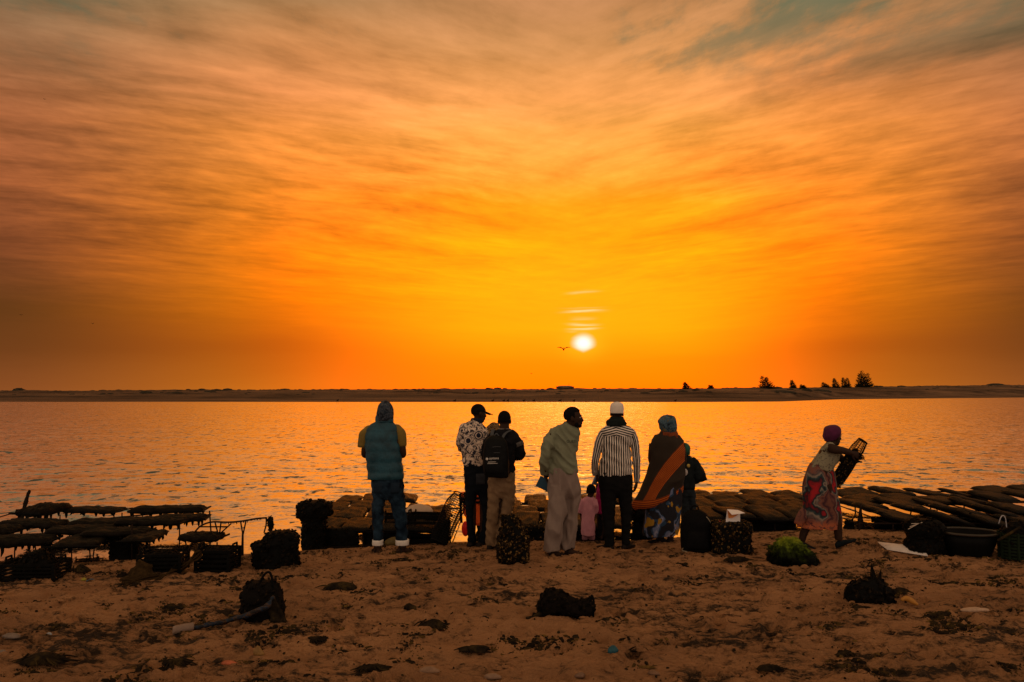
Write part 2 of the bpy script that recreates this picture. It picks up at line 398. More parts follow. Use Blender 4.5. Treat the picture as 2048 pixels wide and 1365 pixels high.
# ------------------------------------------------------------------ water
def build_water():
    ys = np.concatenate([[-5, 4], np.arange(8.4, 24, .05), np.geomspace(24, 400, 160)[1:], [900, 2500, 9000]])
    us = np.linspace(-1, 1, 521)
    Yg = np.repeat(ys[:, None], len(us), 1); Xg = us[None, :] * np.clip(Yg * 1.7, 15, None)
    Xg[-1] *= 1.2
    z = np.zeros_like(Xg); rs = np.random.RandomState(5); amp = np.clip((Yg - shore(Xg) - .6) / 5, 0, 1) * np.clip((60 - Yg) / 30, 0, 1)
    for lam, a, n in ((2.6, .010, 5), (1.3, .006, 6), (.6, .0028, 6)):
        for _ in range(n):
            th = rs.normal(0, .45); k = 2 * math.pi / (lam * rs.uniform(.8, 1.25)); ph = rs.uniform(0, 6.28)
            z += a * .38 * np.sin(k * (Xg * math.sin(th) + Yg * math.cos(th)) + ph + 1.5 * perlin(Xg * .3, Yg * .3, 2))
    z *= amp
    me = bpy.data.meshes.new('water'); nv = Xg.size; me.vertices.add(nv); me.vertices.foreach_set('co', np.stack([Xg, Yg, z], -1).ravel())
    ny, nx = Xg.shape; i = np.arange(nv).reshape(ny, nx); q = np.stack([i[:-1, :-1], i[:-1, 1:], i[1:, 1:], i[1:, :-1]], -1).reshape(-1, 4)
    me.loops.add(q.size); me.loops.foreach_set('vertex_index', q.ravel()); me.polygons.add(len(q))
    me.polygons.foreach_set('loop_start', np.arange(0, q.size, 4)); me.polygons.foreach_set('loop_total', np.full(len(q), 4)); me.update()
    m = bpy.data.materials.new('water'); m.use_nodes = True; t = NT(m.node_tree); b = m.node_tree.nodes['Principled BSDF']
    p = t.pos(); x, y, z_ = t.sep(p)
    calm = t.smooth(y - x * .28, 10.5, 16.5, .22, 1.0)
    def slopes(sc, st, amp):
        c = t.noise(t.mapping(p, scale=(st, 1, 1)), sc, 3, .55, .4, out='Color')
        return t.vmath('SCALE', t.vmath('SUBTRACT', c, (.5, .5, .5)), 0), amp
    tot = None
    for sc, st, amp in ((.9, .8, .12), (3.2, .9, .20), (9, 1, .26), (26, 1, .20)):
        v, a = slopes(sc, st, amp); v.s.node.inputs['Scale'].default_value = a
        tot = v if tot is None else t.vmath('ADD', tot, v)
    # steep little fronts: the dark dashes on the water
    rg = t.noise(t.mapping(p, scale=(.85, .70, 1)), 3.6, 4, .62, .4); pat = t.noise(p, .35, 2)
    dash = t.smooth(rg + (pat - .5) * .16, .575, .625) * t.smooth(calm, .2, .6)
    sx, sy, sz = t.sep(tot)
    nx_ = sx * calm; ny_ = (sy + dash * -.18) * calm
    nrm = t.vmath('NORMALIZE', t.comb(nx_, ny_ - (calm * .05 + .05), 1.0))
    geo = X(t, t.new('ShaderNodeNewGeometry').outputs['Normal'])
    nrm = t.vmath('NORMALIZE', t.vmath('ADD', nrm, t.vmath('MULTIPLY', geo, (1, 1, 0))))
    m.node_tree.nodes.remove(b)
    gl = t.new('ShaderNodeBsdfGlossy'); gl.inputs['Roughness'].default_value = .07; t.put(gl.inputs['Normal'], nrm); t.put(gl.inputs['Color'], (.98, .98, .98))
    df = t.new('ShaderNodeBsdfDiffuse'); t.put(df.inputs['Color'], (.05, .034, .018))
    fr = t.new('ShaderNodeFresnel'); fr.inputs['IOR'].default_value = 2.2; t.put(fr.inputs['Normal'], nrm)
    mx = t.new('ShaderNodeMixShader'); t.put(mx.inputs[0], (t.smooth(X(t, fr.outputs[0]), .11, .42) * .74 + .25) * (1.0 - dash * .62))
    t.l.new(df.outputs[0], mx.inputs[1]); t.l.new(gl.outputs[0], mx.inputs[2])
    t.l.new(mx.outputs[0], m.node_tree.nodes['Material Output'].inputs[0])
    tag(link('water', me, m), kind='structure')
build_water()

# ------------------------------------------------------------------ far sandbar across the water
M_BAR = pmat('bar_sand', lambda t: (t.ramp(t.noise(t.mapping(t.pos(), scale=(.25, 1, 6)), .12, 6, .65), [(.36, (.045, .028, .016)), (.5, (.13, .075, .042)), (.66, (.22, .125, .066))]),
                                   t.bump(t.noise(t.pos(), .8, 5, .65), 1.0, .6)), .95, .1)
def bar_shore(px):     # distance of the water's edge along the bearing of pixel column px
    return CAMZ * F / (np.interp(px, [0, 1400, 1560, 1680, 2048], [804, 804.5, 803.5, 799, 795.5]) - 783.0)
def bar_crest(px): return bar_shore(px) + 85
def bar_top(px):       # crest height that carries the skyline
    return CAMZ + (783 - np.interp(px, [-200, 0, 500, 1000, 1300, 1600, 1800, 2048, 2300], [783, 782.5, 780.5, 779, 778, 776, 773.5, 770.5, 769])) / F * bar_crest(px)
def bar_at(px, f):     # ground point on the bar: f = 0 at the water, 1 at the crest
    Y = float(bar_shore(px) + 85 * f); return (px - 1024) / F * Y, Y
def build_bar():
    pxs = np.linspace(-1400, 3400, 1500); vs = np.concatenate([[-.05], np.linspace(0, 1, 56), [1.3, 2.0]])
    V = np.zeros((len(vs), len(pxs), 3)); sh = bar_shore(pxs); tp = bar_top(pxs)
    for k, v in enumerate(vs):
        y = sh + 85 * v; xs = (pxs - 1024) / F * y
        s = np.interp(np.clip(v, 0, 1), [0, .10, .3, .36, .44, .8, 1], [0, .05, .13, .17, .50, .9, 1.0])
        z = s * tp + (fbm(xs * .05, y * .10, 3, 4) * .34 + .22 * np.maximum(fbm(xs * .22, y * .3, 6, 3), 0)) * np.clip((v - .28) * 5, 0, 1)
        if v < 0: z = np.full_like(xs, -.4)
        if v > 1: z = z * 0 + tp - (v - 1) * 5
        V[k, :, 0] = xs; V[k, :, 1] = y; V[k, :, 2] = z
    n = V.shape[1]; i = np.arange(V.shape[0] * n).reshape(V.shape[0], n)
    q = np.stack([i[:-1, :-1], i[:-1, 1:], i[1:, 1:], i[1:, :-1]], -1).reshape(-1, 4)
    me = bpy.data.meshes.new('sandbar'); me.from_pydata(V.reshape(-1, 3).tolist(), [], q.tolist()); me.update()
    tag(link('sandbar', me, M_BAR), kind='structure')
    return BVHTree.FromPolygons([Vector(a) for a in V.reshape(-1, 3)], q.tolist())
BAR = build_bar()
# ================================================================== people
SKIN = mat('dark_skin', (.040, .022, .015), .55, .2, 14, .15, 120, .4)
LEATHER = mat('dark_leather', (.018, .014, .012), .6, .3, 20, .2, 90)
BLACKCLOTH = mat('black_cloth', (.010, .010, .011), .9, .3, 8, .3, 60, .15)
HAIRM = mat('black_hair', (.008, .007, .007), .9, .3, 60, .8, 220, .15)
EYEW = mat('eye_white', (.55, .50, .45), .3, 0)

class Per:
    """Places joints read off the photograph into a person's own space: x to the right, y away, z up, metres, origin between the feet."""
    def __init__(s, px, py, H=None):
        s.o = gpx(px, py); s.m = s.o.y / F
    def P(s, px, py, dy=0):
        return at_y(px, py, s.o.y + dy) - s.o
    def ring(s, l, r, py, ry, dy=0, tilt=0, n=30, pw=2.3):
        """A level ring from pixel l to pixel r, ry deep; tilt raises its right end (in pixels)."""
        a, b = s.P(l, py + tilt, dy), s.P(r, py - tilt, dy); c = (a + b) / 2; hx = (b - a) / 2
        out = []
        for j in range(n):
            th = 2 * math.pi * j / n; cs, sn = math.cos(th), math.sin(th)
            q = c + hx * (math.copysign(abs(cs) ** (2 / pw), cs)); q.y += ry * math.copysign(abs(sn) ** (2 / pw), sn)
            out.append(q)
        return out
    def rings(s, rows, k=4, n=30, pw=2.3):
        rows = [tuple(r) + (0,) * (6 - len(r)) for r in rows]
        return [s.ring(*r, n=n, pw=pw) for r in spline(rows, k)]
    def limb(s, pts, rad, k=5, n=14):
        """pts are (px, py, dy), rad metres per point."""
        q = spline([(p[0], p[1], p[2] if len(p) > 2 else 0, *(r if hasattr(r, '__len__') else (r, r))) for p, r in zip(pts, rad)], k)
        return tube_rings([s.P(a[0], a[1], a[2]) for a in q], [(a[3], a[4]) for a in q], n)

    def sleeve(s, pts, rad, cx, k=5, n=16):
        """A sleeve whose head starts inside the shoulder, so that the cap is round."""
        x0, y0 = pts[0][0], pts[0][1]; d0 = pts[0][2] if len(pts[0]) > 2 else 0; sg = 1 if cx > x0 else -1; r0 = rad[0]
        P_ = [(x0 + sg * 9, y0 + 1.5, d0), (x0 + sg * 3.5, y0, d0)] + [(pts[0][0] - sg * .5, pts[0][1] + 6, d0)] + list(pts[1:]); r_ = [r0 * .42, r0 * .74, r0 * .94] + list(rad[1:])
        return s.limb(P_, r_, k, n)

def remesh(me, vox, smooth=4):
    o = bpy.data.objects.new('tmp', me); COL.objects.link(o)
    r = o.modifiers.new('r', 'REMESH'); r.mode = 'VOXEL'; r.voxel_size = vox; r.use_smooth_shade = True
    if smooth: sm = o.modifiers.new('s', 'SMOOTH'); sm.factor = .5; sm.iterations = smooth
    dg = bpy.context.evaluated_depsgraph_get(); out = bpy.data.meshes.new_from_object(o.evaluated_get(dg))
    bpy.data.objects.remove(o); bpy.data.meshes.remove(me)
    return out
def fold(me, amp, fx=7, fz=14, seed=0, skew=0.0):
    n = len(me.vertices)
    if not n: return
    co = np.empty(n * 3); me.vertices.foreach_get('co', co); co = co.reshape(-1, 3); nr = np.empty(n * 3); me.vertices.foreach_get('normal', nr); nr = nr.reshape(-1, 3)
    zz = co[:, 2] + skew * co[:, 0]
    d = 1 - 2 * np.abs(perlin(co[:, 0] * fx + seed, co[:, 1] * fx, zz * fz)) + .5 * perlin(co[:, 0] * fx * 2.3, co[:, 1] * fx * 2 + seed, zz * fz * 2)
    co += nr * (amp * (d - .5))[:, None]
    me.vertices.foreach_set('co', co.ravel()); me.update()
def garment(name, mb, mats, parent, vox=.013, amp=.006, fx=6, fz=13, seed=0, skew=0.0, sm=3):
    me = mb.mesh(name)
    if vox: me = remesh(me, vox, sm)
    fold(me, amp, fx, fz, seed, skew)
    me.name = name
    return link(name, me, mats, parent)
def head_mb(mb, c, yaw=0, pitch=0, roll=0, s=1.0, ears=True):
    """A head about .235 m high; yaw 0 looks away from the camera, +90 looks to the right."""
    M = Matrix.Rotation(R(-yaw), 3, 'Z') @ Matrix.Rotation(R(pitch), 3, 'X') @ Matrix.Rotation(R(roll), 3, 'Y')
    c = Vector(c)
    def E(p, r): mb.ell(c + M @ (Vector(p) * s), [q * s for q in r], M, 14, 10)
    E((0, -.012, .030), (.074, .094, .088)); E((0, .012, -.015), (.066, .078, .090)); E((0, .036, -.066), (.050, .052, .050))
    E((0, .062, -.098), (.028, .026, .020))
    E((0, .092, -.018), (.014, .018, .026)); E((0, .104, -.032), (.018, .015, .013)); E((0, .083, .022), (.050, .014, .012))
    E((0, .088, -.060), (.026, .014, .010)); E((0, .085, -.074), (.023, .014, .009))
    E((.034, .070, -.028), (.022, .018, .018)); E((-.034, .070, -.028), (.022, .018, .018))
    if ears:
        for q in (-1, 1): E((q * .079, -.008, -.010), (.011, .020, .034))
    return M, c
def eyes(M, c, parent, s=1.0):
    for q in (-1, 1):
        b = MB().ell(c + M @ (Vector((q * .031, .078, .002)) * s), (.012 * s, .010 * s, .008 * s), M, 8, 6); b.build('eye', EYEW, parent)
def hand_mb(mb, w, d, palm, side, curl=.6, s=1.0, thumb=1):
    """Palm with five bent fingers: w wrist, d direction, palm the way the palm faces, side the direction across the knuckles (thumb end)."""
    d = Vector(d).normalized(); palm = Vector(palm); palm = (palm - d * palm.dot(d)).normalized(); side = d.cross(palm) * thumb
    w = Vector(w)
    mb.tube([w - d * .02 * s, w + d * .025 * s, w + d * .06 * s, w + d * .09 * s], [(.024 * s, .020 * s), (.034 * s, .017 * s), (.040 * s, .015 * s), (.038 * s, .012 * s)], 10) if False else \
        mb.grid([[w + d * a * s + side * (b * s * math.cos(t_)) + palm * (h * s * math.sin(t_)) for t_ in [2 * math.pi * j / 10 for j in range(10)]]
                 for a, b, h in ((-.03, .026, .020), (0, .027, .020), (.035, .037, .018), (.07, .041, .015), (.092, .038, .011))])
    for i, (off, L) in enumerate(((.031, .072), (.0105, .080), (-.0105, .074), (-.031, .058))):
        p = w + d * .082 * s + side * off * s; dd = d.copy(); pts = [p - d * .02 * s, p]
        for seg, fr in enumerate((.42, .32, .26)):
            ang = curl * (.55 + .25 * seg) + i * .04
            dd = (dd * math.cos(ang) + palm * math.sin(ang)).normalized(); ax = dd
            pts.append(pts[-1] + dd * L * fr * s)
        mb.tube(pts, [.0095 * s, .0095 * s, .0088 * s, .0078 * s, .0055 * s], 7)
    p = w + d * .018 * s + side * .026 * s; dd = (d * .75 + side * .65 + palm * .25).normalized(); pts = [p - dd * .015 * s, p]
    for fr in (.034, .028, .022):
        pts.append(pts[-1] + dd * fr * s); dd = (dd + d * .25 - side * .18 + palm * .2 * curl).normalized()
    mb.tube(pts, [.014 * s, .0135 * s, .0115 * s, .010 * s, .007 * s], 7)
def foot_mb(mb, a, toe, s=1.0, h=.075, lift=0):
    """a is the ankle point, toe the direction of the foot (unit, level)."""
    d = Vector(toe).normalized(); sd = Vector((-d.y, d.x, 0)).normalized() if abs(d.z) < .99 else Vector((1, 0, 0)); up = sd.cross(d) * -1
    up = d.cross(sd) if d.cross(sd).z > 0 else sd.cross(d)
    base = Vector(a) - up * h * s
    rows = [(-.075, .010, .020, .022), (-.065, .030, .034, .030), (-.02, .034, .045, .044), (.03, .037, .038, .037), (.09, .045, .026, .025), (.14, .047, .019, .019), (.175, .038, .016, .015), (.190, .014, .012, .008)]
    mb.grid([[base + d * x * s + sd * (wd * s * math.cos(2 * math.pi * j / 12)) + up * ((c_ + hh * math.sin(2 * math.pi * j / 12)) * s) for j in range(12)] for x, wd, c_, hh in rows])
def shoe(name, a, toe, parent, m, s=1.08, h=.075, sole=None):
    b = MB(); foot_mb(b, a, toe, s, h); me = b.mesh(name); o = link(name, me, m, parent)
    if sole:
        d = Vector(toe).normalized(); sd = Vector((-d.y, d.x, 0)); up = Vector((0, 0, 1)); base = Vector(a) - Vector((0, 0, h * s)); q = MB()
        out = [(-.085, .018), (-.06, .036), (0, .038), (.07, .046), (.14, .052), (.18, .042), (.2, .02)]
        ring = lambda z: [base + d * x * s + sd * w_ * s + Vector((0, 0, z)) for x, w_ in out] + [base + d * x * s - sd * w_ * s + Vector((0, 0, z)) for x, w_ in reversed(out)]
        q.grid([ring(-.004), ring(.014)]); q.build('sole', sole, o, False)
    return o
def sandal(a, toe, parent, m, s=1.0, h=.075):
    d = Vector(toe).normalized(); sd = Vector((-d.y, d.x, 0)); base = Vector(a) - Vector((0, 0, h * s)); b = MB()
    out = [(-.085, .022), (-.06, .038), (0, .040), (.07, .047), (.14, .053), (.18, .044), (.205, .02)]
    ring = lambda z: [base + d * x * s + sd * w_ * s + Vector((0, 0, z)) for x, w_ in out] + [base + d * x * s - sd * w_ * s + Vector((0, 0, z)) for x, w_ in reversed(out)]
    b.grid([ring(-.012), ring(.010)])
    o = b.build('sandal', m, parent, False)
    for x, hh in ((.10, .055), (.13, .046), (-.03, .085)):
        st = MB(); pts = [base + d * x * s + sd * (.052 * math.cos(t_)) * s + Vector((0, 0, hh * math.sin(t_) * s)) for t_ in np.linspace(0, math.pi, 9)]
        st.tube(pts, [(.012, .004)] * 9 if False else .007, 6); st.build('strap', m, o)
    return o
def body(label, cat, per, mb, group=None, vox=.0085, hands=None, mats=None):
    me = remesh(mb.mesh('person'), vox, 2)
    if hands is not None and hands.v:
        hm = hands.mesh('hands'); bm = bmesh.new(); bm.from_mesh(me); bm.from_mesh(hm); bm.to_mesh(me); bm.free()
    o = link('person', me, mats or SKIN); o.location = per.o
    return tag(o, label, cat, group)
def hair_cap(c, M, parent, s=1.0, m=None, top=0.0, puff=1.06, name='hair'):
    b = MB(); c = Vector(c); rings = []
    for i in range(15):
        a = -.55 + (math.pi / 2 + .55) * i / 14; ring = []
        for j in range(24):
            t_ = 2 * math.pi * j / 24; q = Vector((.078 * math.cos(a) * math.cos(t_), -.012 + .098 * math.cos(a) * math.sin(t_), .030 + (.092 + top) * math.sin(a))) * puff
            if q.y > .02 and q.z < .075: q = q * .80         # behind the hairline the cap sinks into the head
            q = q * (1 + .02 * float(perlin(q.x * 60, q.y * 60, q.z * 60)))
            ring.append(c + M @ (q * s))
        rings.append(ring)
    b.grid(rings); return b.build(name, m or HAIRM, parent)
def text_on(parent, txt, size, at, xdir, updir, m, name='lettering', target=None, gap=.004, push=.2):
    """Flat lettering laid on a surface; when a target mesh is given, every vertex is cast onto it."""
    cu = bpy.data.curves.new('txt', 'FONT'); cu.body = txt; cu.size = size; cu.align_x = 'CENTER'; cu.align_y = 'CENTER'; cu.resolution_u = 3
    to = bpy.data.objects.new('txt', cu); COL.objects.link(to); dg = bpy.context.evaluated_depsgraph_get()
    me = bpy.data.meshes.new_from_object(to.evaluated_get(dg)); bpy.data.objects.remove(to); bpy.data.curves.remove(cu)
    bm = bmesh.new(); bm.from_mesh(me); bmesh.ops.triangulate(bm, faces=bm.faces)
    bmesh.ops.subdivide_edges(bm, edges=[e for e in bm.edges if e.calc_length() > size * .25], cuts=2)
    xd = Vector(xdir).normalized(); ud = Vector(updir).normalized(); nd = xd.cross(ud)
    bvh = None; miss = []
    if target is not None:
        tm = target.data; bvh = BVHTree.FromPolygons([v.co for v in tm.vertices], [tuple(p.vertices) for p in tm.polygons])
    for v in bm.verts:
        q = Vector(at) + xd * v.co.x + ud * v.co.y
        if bvh:
            h = bvh.ray_cast(q + nd * push, -nd)
            if h[0] is not None: q = h[0] + nd * gap
            else: miss.append(v)
        v.co = q
    bmesh.ops.delete(bm, geom=miss, context='VERTS')
    bm.to_mesh(me); bm.free(); me.name = name
    return link(name, me, m, parent, False)

# ------------------------------------------------------------------ 1: man in the padded vest
def man_vest():
    p = Per(785, 1107); b = MB(); hd = MB(); s = 1.0
    M, c = head_mb(b, p.P(769, 824, .0), 0, -6)
    b.grid(p.limb([(769, 834), (769, 856)], [.062, .075])); b.grid(p.rings([(740, 800, 862, .10), (742, 800, 900, .12), (748, 800, 960, .10), (750, 798, 980, .09)]))
    for sx, el, wr in ((737, (729, 908, .02), (742, 912, .24)), (799, (806, 908, .02), (800, 912, .24))):
        b.grid(p.limb([(sx, 862, 0), ((sx + el[0]) / 2, 884, .0), el, ((el[0] + wr[0]) / 2, (el[1] + wr[1]) / 2, .14), wr], [.048, .048, .043, .040, .030]))
        hand_mb(hd, p.P(*wr), (.3 if sx < 770 else -.3, .9, -.1), (0, -.2, -1), 0, .7, 1, 1 if sx > 770 else -1)
    for hx, kx, ax in ((757, 753, 755), (790, 799, 805)):
        b.grid(p.limb([(hx, 975), (kx, 1035), (ax, 1085), (ax, 1097)], [.06, .055, .045, .045]))
    lt, rt = Vector((-.35, .8, 0)), Vector((.80, .45, 0))
    foot_mb(b, p.P(756, 1096), lt); foot_mb(b, p.P(804, 1095), rt)
    o = body('man seen from behind in a hooded camouflage top, teal padded vest and cuffed jeans', 'person', p, b, hands=hd)
    # hood
    camo = pmat('camouflage_cloth', lambda t: t.ramp(t.noise(t.coord(), 26, 2, .6, .8), [(.36, (.008, .012, .018)), (.45, (.03, .045, .065)), (.54, (.075, .085, .10)), (.6, (.014, .025, .038))], 'CONSTANT'), .9)
    h = MB(); h.grid(p.rings([(754, 785, 842, .10), (753, 787, 834, .115), (753.5, 787, 824, .125), (756, 785, 814, .12), (761, 780, 806, .09), (766, 774, 802, .04), (768, 771, 801.2, .01)], 3))
    garment('hood', h, camo, o, .011, .006, 10, 10, 3)
    teal = pmat('teal_quilt', lambda t: (t.mix(1.0, (.008, .058, .086), t.ramp(t.noise(t.coord(), 9, 4, .6), [(.3, .6), (.7, 1.35)]), 'MULTIPLY'), t.bump(t.noise(t.mapping(t.coord(), scale=(1, 1, .5)), 26, 4, .65), .6, .02)), .55, .35)
    v = MB(); v.grid(p.rings([(736, 806, 958, .150), (736, 807, 952, .158), (735, 806.5, 940, .155), (733.5, 804, 925, .155), (731.5, 802, 905, .16), (730.5, 799, 885, .155), (731, 798, 868, .14), (734, 797, 857, .12), (742, 790, 849, .10), (752, 785, 843, .085), (753, 786, 836, .085), (756, 783, 832, .07)], 5))
    vo = garment('vest', v, teal, o, None, .009, 7, 5, 1)
    me = vo.data
    for q in me.vertices:       # quilted baffles
        z = q.co.z; cx = (p.P(769, 900).x); k = 1 + .085 * (abs(math.sin((z - .86) * math.pi / .125)) ** .4 - .75) * (1 if z < 1.50 else .3)
        q.co.x = cx + (q.co.x - cx) * k; q.co.y *= k
    garment('collar', MB().grid(p.rings([(751, 787, 846, .088), (750.5, 786.5, 838, .09), (752, 786, 832, .085), (754, 784, 831.5, .07)], 3)), teal, o, None, .003)
    olive = mat('olive_jersey', (.19, .13, .026), .9, .2, 10, .2)
    for pts in ([(735, 858, 0), (728, 872, 0), (725.5, 894, .015)], [(797, 856, 0), (802, 870, 0), (802.5, 892, .015)]):
        garment('sleeve', MB().grid(p.sleeve(pts, [.064, .066, .066], 769)), olive, o, None, .005, 8, 10, 2)
    jeans = pmat('dark_denim', lambda t: t.mix(t.ramp(t.noise(t.coord(), 5, 5, .65), [(.42, 0), (.66, 1)]), (.004, .009, .018), (.022, .048, .078)), .85)
    j = MB(); j.grid(p.rings([(744, 805, 950, .13), (743, 806, 962, .14), (743.5, 807, 978, .145), (745, 808, 992, .12), (750, 803, 999, .09)]))
    j.grid(p.rings([(744, 776, 980, .11), (744.5, 772.5, 996, .105), (745, 768, 1020, .095), (745.5, 766, 1050, .085), (746, 765, 1080, .075), (746.5, 765, 1085, .074)], 4))
    j.grid(p.rings([(772, 808, 980, .11), (777, 809, 996, .105), (785, 811.5, 1020, .095), (790, 814, 1050, .085), (792, 816, 1080, .075), (793, 816, 1085, .074)], 4))
    jo = garment('jeans', j, jeans, o, .010, .016, 7, 9, 5, .6, 2)
    cuffm = mat('pale_denim_cuff', (.72, .68, .62), .9, .1, 30, .2)
    for l, r in ((745.5, 766), (792, 817)):
        garment('cuff', MB().grid(p.rings([(l - .6, r + .6, 1090, .086), (l - 1, r + 1, 1086, .090), (l - .6, r + .6, 1079.5, .088)], 3)), cuffm, o, None, .002)
    for a, t_ in (((756, 1096), lt), ((804, 1095), rt)): sandal(p.P(*a), t_, o, LEATHER)
    pk = mat('pocket_denim', (.012, .022, .036), .9, .2)
    for l, r in ((748, 766), (781, 799)):
        q = MB(); q.grid([p.ring(l, r, y, .012, -.142 + .002 * k, n=12, pw=5) for k, y in enumerate((966, 974, 982, 987))]); q.build('pocket', pk, jo)
man_vest()

# ------------------------------------------------------------------ 2: man in the black cap and printed shirt
def man_cap():
    p = Per(955, 1093); b = MB(); hd = MB()
    M, c = head_mb(b, p.P(957.5, 827, .0), 62, -4)
    b.grid(p.limb([(955, 838), (951, 860)], [.058, .075]))
    b.grid(p.rings([(925, 970, 862, .10), (925, 970, 900, .11), (932, 970, 940, .10), (936, 970, 962, .085)]))
    for sx, el, wr in ((926, (925, 900, .10), (950, 896, .24)), (968, (973, 897, .05), (955, 893, .22))):
        b.grid(p.limb([(sx, 862, 0), ((sx + el[0]) / 2, 882, .04), el, ((el[0] + wr[0]) / 2, (el[1] + wr[1]) / 2, .2), wr], [.046, .046, .042, .04, .03]))
        hand_mb(hd, p.P(*wr), (1 if sx < 950 else -1, .2, .1), (0, -1, 0), 0, .5, 1, 1)
    for hx, kx, ax in ((942, 944, 944), (966, 968, 965)):
        b.grid(p.limb([(hx, 960), (kx, 1030), (ax, 1078), (ax, 1084)], [.06, .055, .045, .045]))
    lt, rt = Vector((.3, .9, 0)), Vector((.75, .6, 0))
    foot_mb(b, p.P(942, 1082), lt); foot_mb(b, p.P(963, 1083), rt)
    o = body('man in a black cap and white shirt with navy medallion print', 'person', p, b, hands=hd)
    eyes(M, c, o)
    hair_cap(c, M, o, 1.0, puff=1.02)
    capm = mat('black_cap_cotton', (.009, .009, .010), .85, .2, 20, .2)
    k = MB(); rings = []
    for i in range(9):
        a = math.pi / 2 * i / 8.01
        rings.append([c + M @ Vector((.085 * math.cos(a) * math.cos(t_), -.008 + .104 * math.cos(a) * math.sin(t_), .028 + .088 * math.sin(a))) for t_ in [2 * math.pi * j / 24 for j in range(24)]])
    k.grid(rings); co = k.build('cap', capm, o)
    v = MB(); top = []; 
    for i in range(4):
        y = .075 + .035 * i
        top.append([c + M @ Vector((x, y + .018 * (1 - (x / .075) ** 2), .034 - .010 * i - (x / .075) ** 2 * .018 - (i * .002))) for x in np.linspace(-.072 + .006 * i, .072 - .006 * i, 11)])
    low = [[q + Vector((0, 0, -.006)) for q in r] for r in reversed(top)]
    v.grid([a + list(reversed(bb)) for a, bb in zip(top, reversed(low))]); v.build('visor', capm, co)
    def pat(t):
        co_ = t.coord(); u = t.mapping(co_, scale=(1, .25, 1))
        wob = t.noise(co_, 30, 3, .6)
        d = t.voronoi(u, 5.2, 'F1', 'Distance', .55)
        rings_ = t.math('SINE', d * 60)
        med = t.smooth(d, .40, .36) * (1.0 - t.smooth(d, .40, .30) * t.smooth(rings_, .1, -.4))
        scroll = t.smooth(t.noise(co_, 13, 4, .7, 1.8), .505, .53)
        fine = t.smooth(t.noise(co_, 42, 3, .7, 1.0), .55, .59)
        ink = t.math('MAXIMUM', t.math('MAXIMUM', t.smooth(d, .44, .41) * t.smooth(t.math('SINE', d * 62), -.55, -.15), scroll * t.smooth(d, .40, .46)), fine * .8)
        x, y, z = t.sep(co_)
        red = t.smooth(z, .99, .95) * t.smooth(t.noise(co_, 22, 2, .6), .48, .52)
        cc = t.mix(ink, (.78, .62, .48), (.012, .016, .034))
        return t.mix(red * (1.0 - ink) * .8, cc, (.40, .06, .03))
    shirt = pmat('medallion_print', pat, .8)
    h = MB(); h.grid(p.rings([(925.5, 972, 932, .12), (924.5, 972, 924, .128), (924, 973, 908, .13), (920.5, 973, 888, .13), (919, 972, 870, .125), (921, 971, 857, .115), (930, 966, 848, .095), (941, 962, 842, .075), (946, 960, 838, .06)], 4))
    h.grid(p.sleeve([(927, 853, 0), (923, 872, .02), (922, 889, .06), (925, 898, .12)], [.062, .066, .064, .060], 950)); h.grid(p.sleeve([(964, 852, 0), (967, 868, -.01), (968, 884, .0)], [.064, .070, .070], 945))
    garment('shirt', h, shirt, o, .011, .014, 6, 10, 4)
    garment('collar', MB().grid(p.rings([(941, 966, 846, .08), (941, 967, 840, .078), (943, 965, 836.5, .072)], 3)), mat('dark_collar', (.015, .018, .03), .9), o, None, .003)
    jm = mat('black_denim', (.007, .009, .013), .85, .4, 6, .3, 70)
    j = MB(); j.grid(p.rings([(927, 974, 925, .122), (927.5, 975.5, 945, .13), (929, 977, 965, .135), (930, 977, 980, .11), (936, 972, 988, .08)]))
    j.grid(p.rings([(930, 957, 965, .11), (930.5, 955, 985, .105), (931.5, 949, 1015, .09), (933.5, 948, 1050, .08), (935, 952, 1078, .075), (934, 952, 1085, .07)], 4))
    j.grid(p.rings([(952, 977, 965, .11), (955, 977.5, 985, .105), (963, 978, 1015, .09), (963.5, 977, 1050, .08), (957, 974, 1078, .075), (957, 973, 1085, .07)], 4))
    jo = garment('jeans', j, jm, o, .012, .008, 6, 12, 9)
    q = MB(); q.grid([p.ring(952, 970, y, .012, -.130, n=12, pw=5) for y in (948, 956, 964, 969)]); q.build('pocket', mat('worn_pocket', (.022, .024, .03), .9), jo)
    for a, t_ in (((942, 1082), lt), ((963, 1083), rt)): shoe('shoe', p.P(*a), t_, o, LEATHER, 1.12)
man_cap()

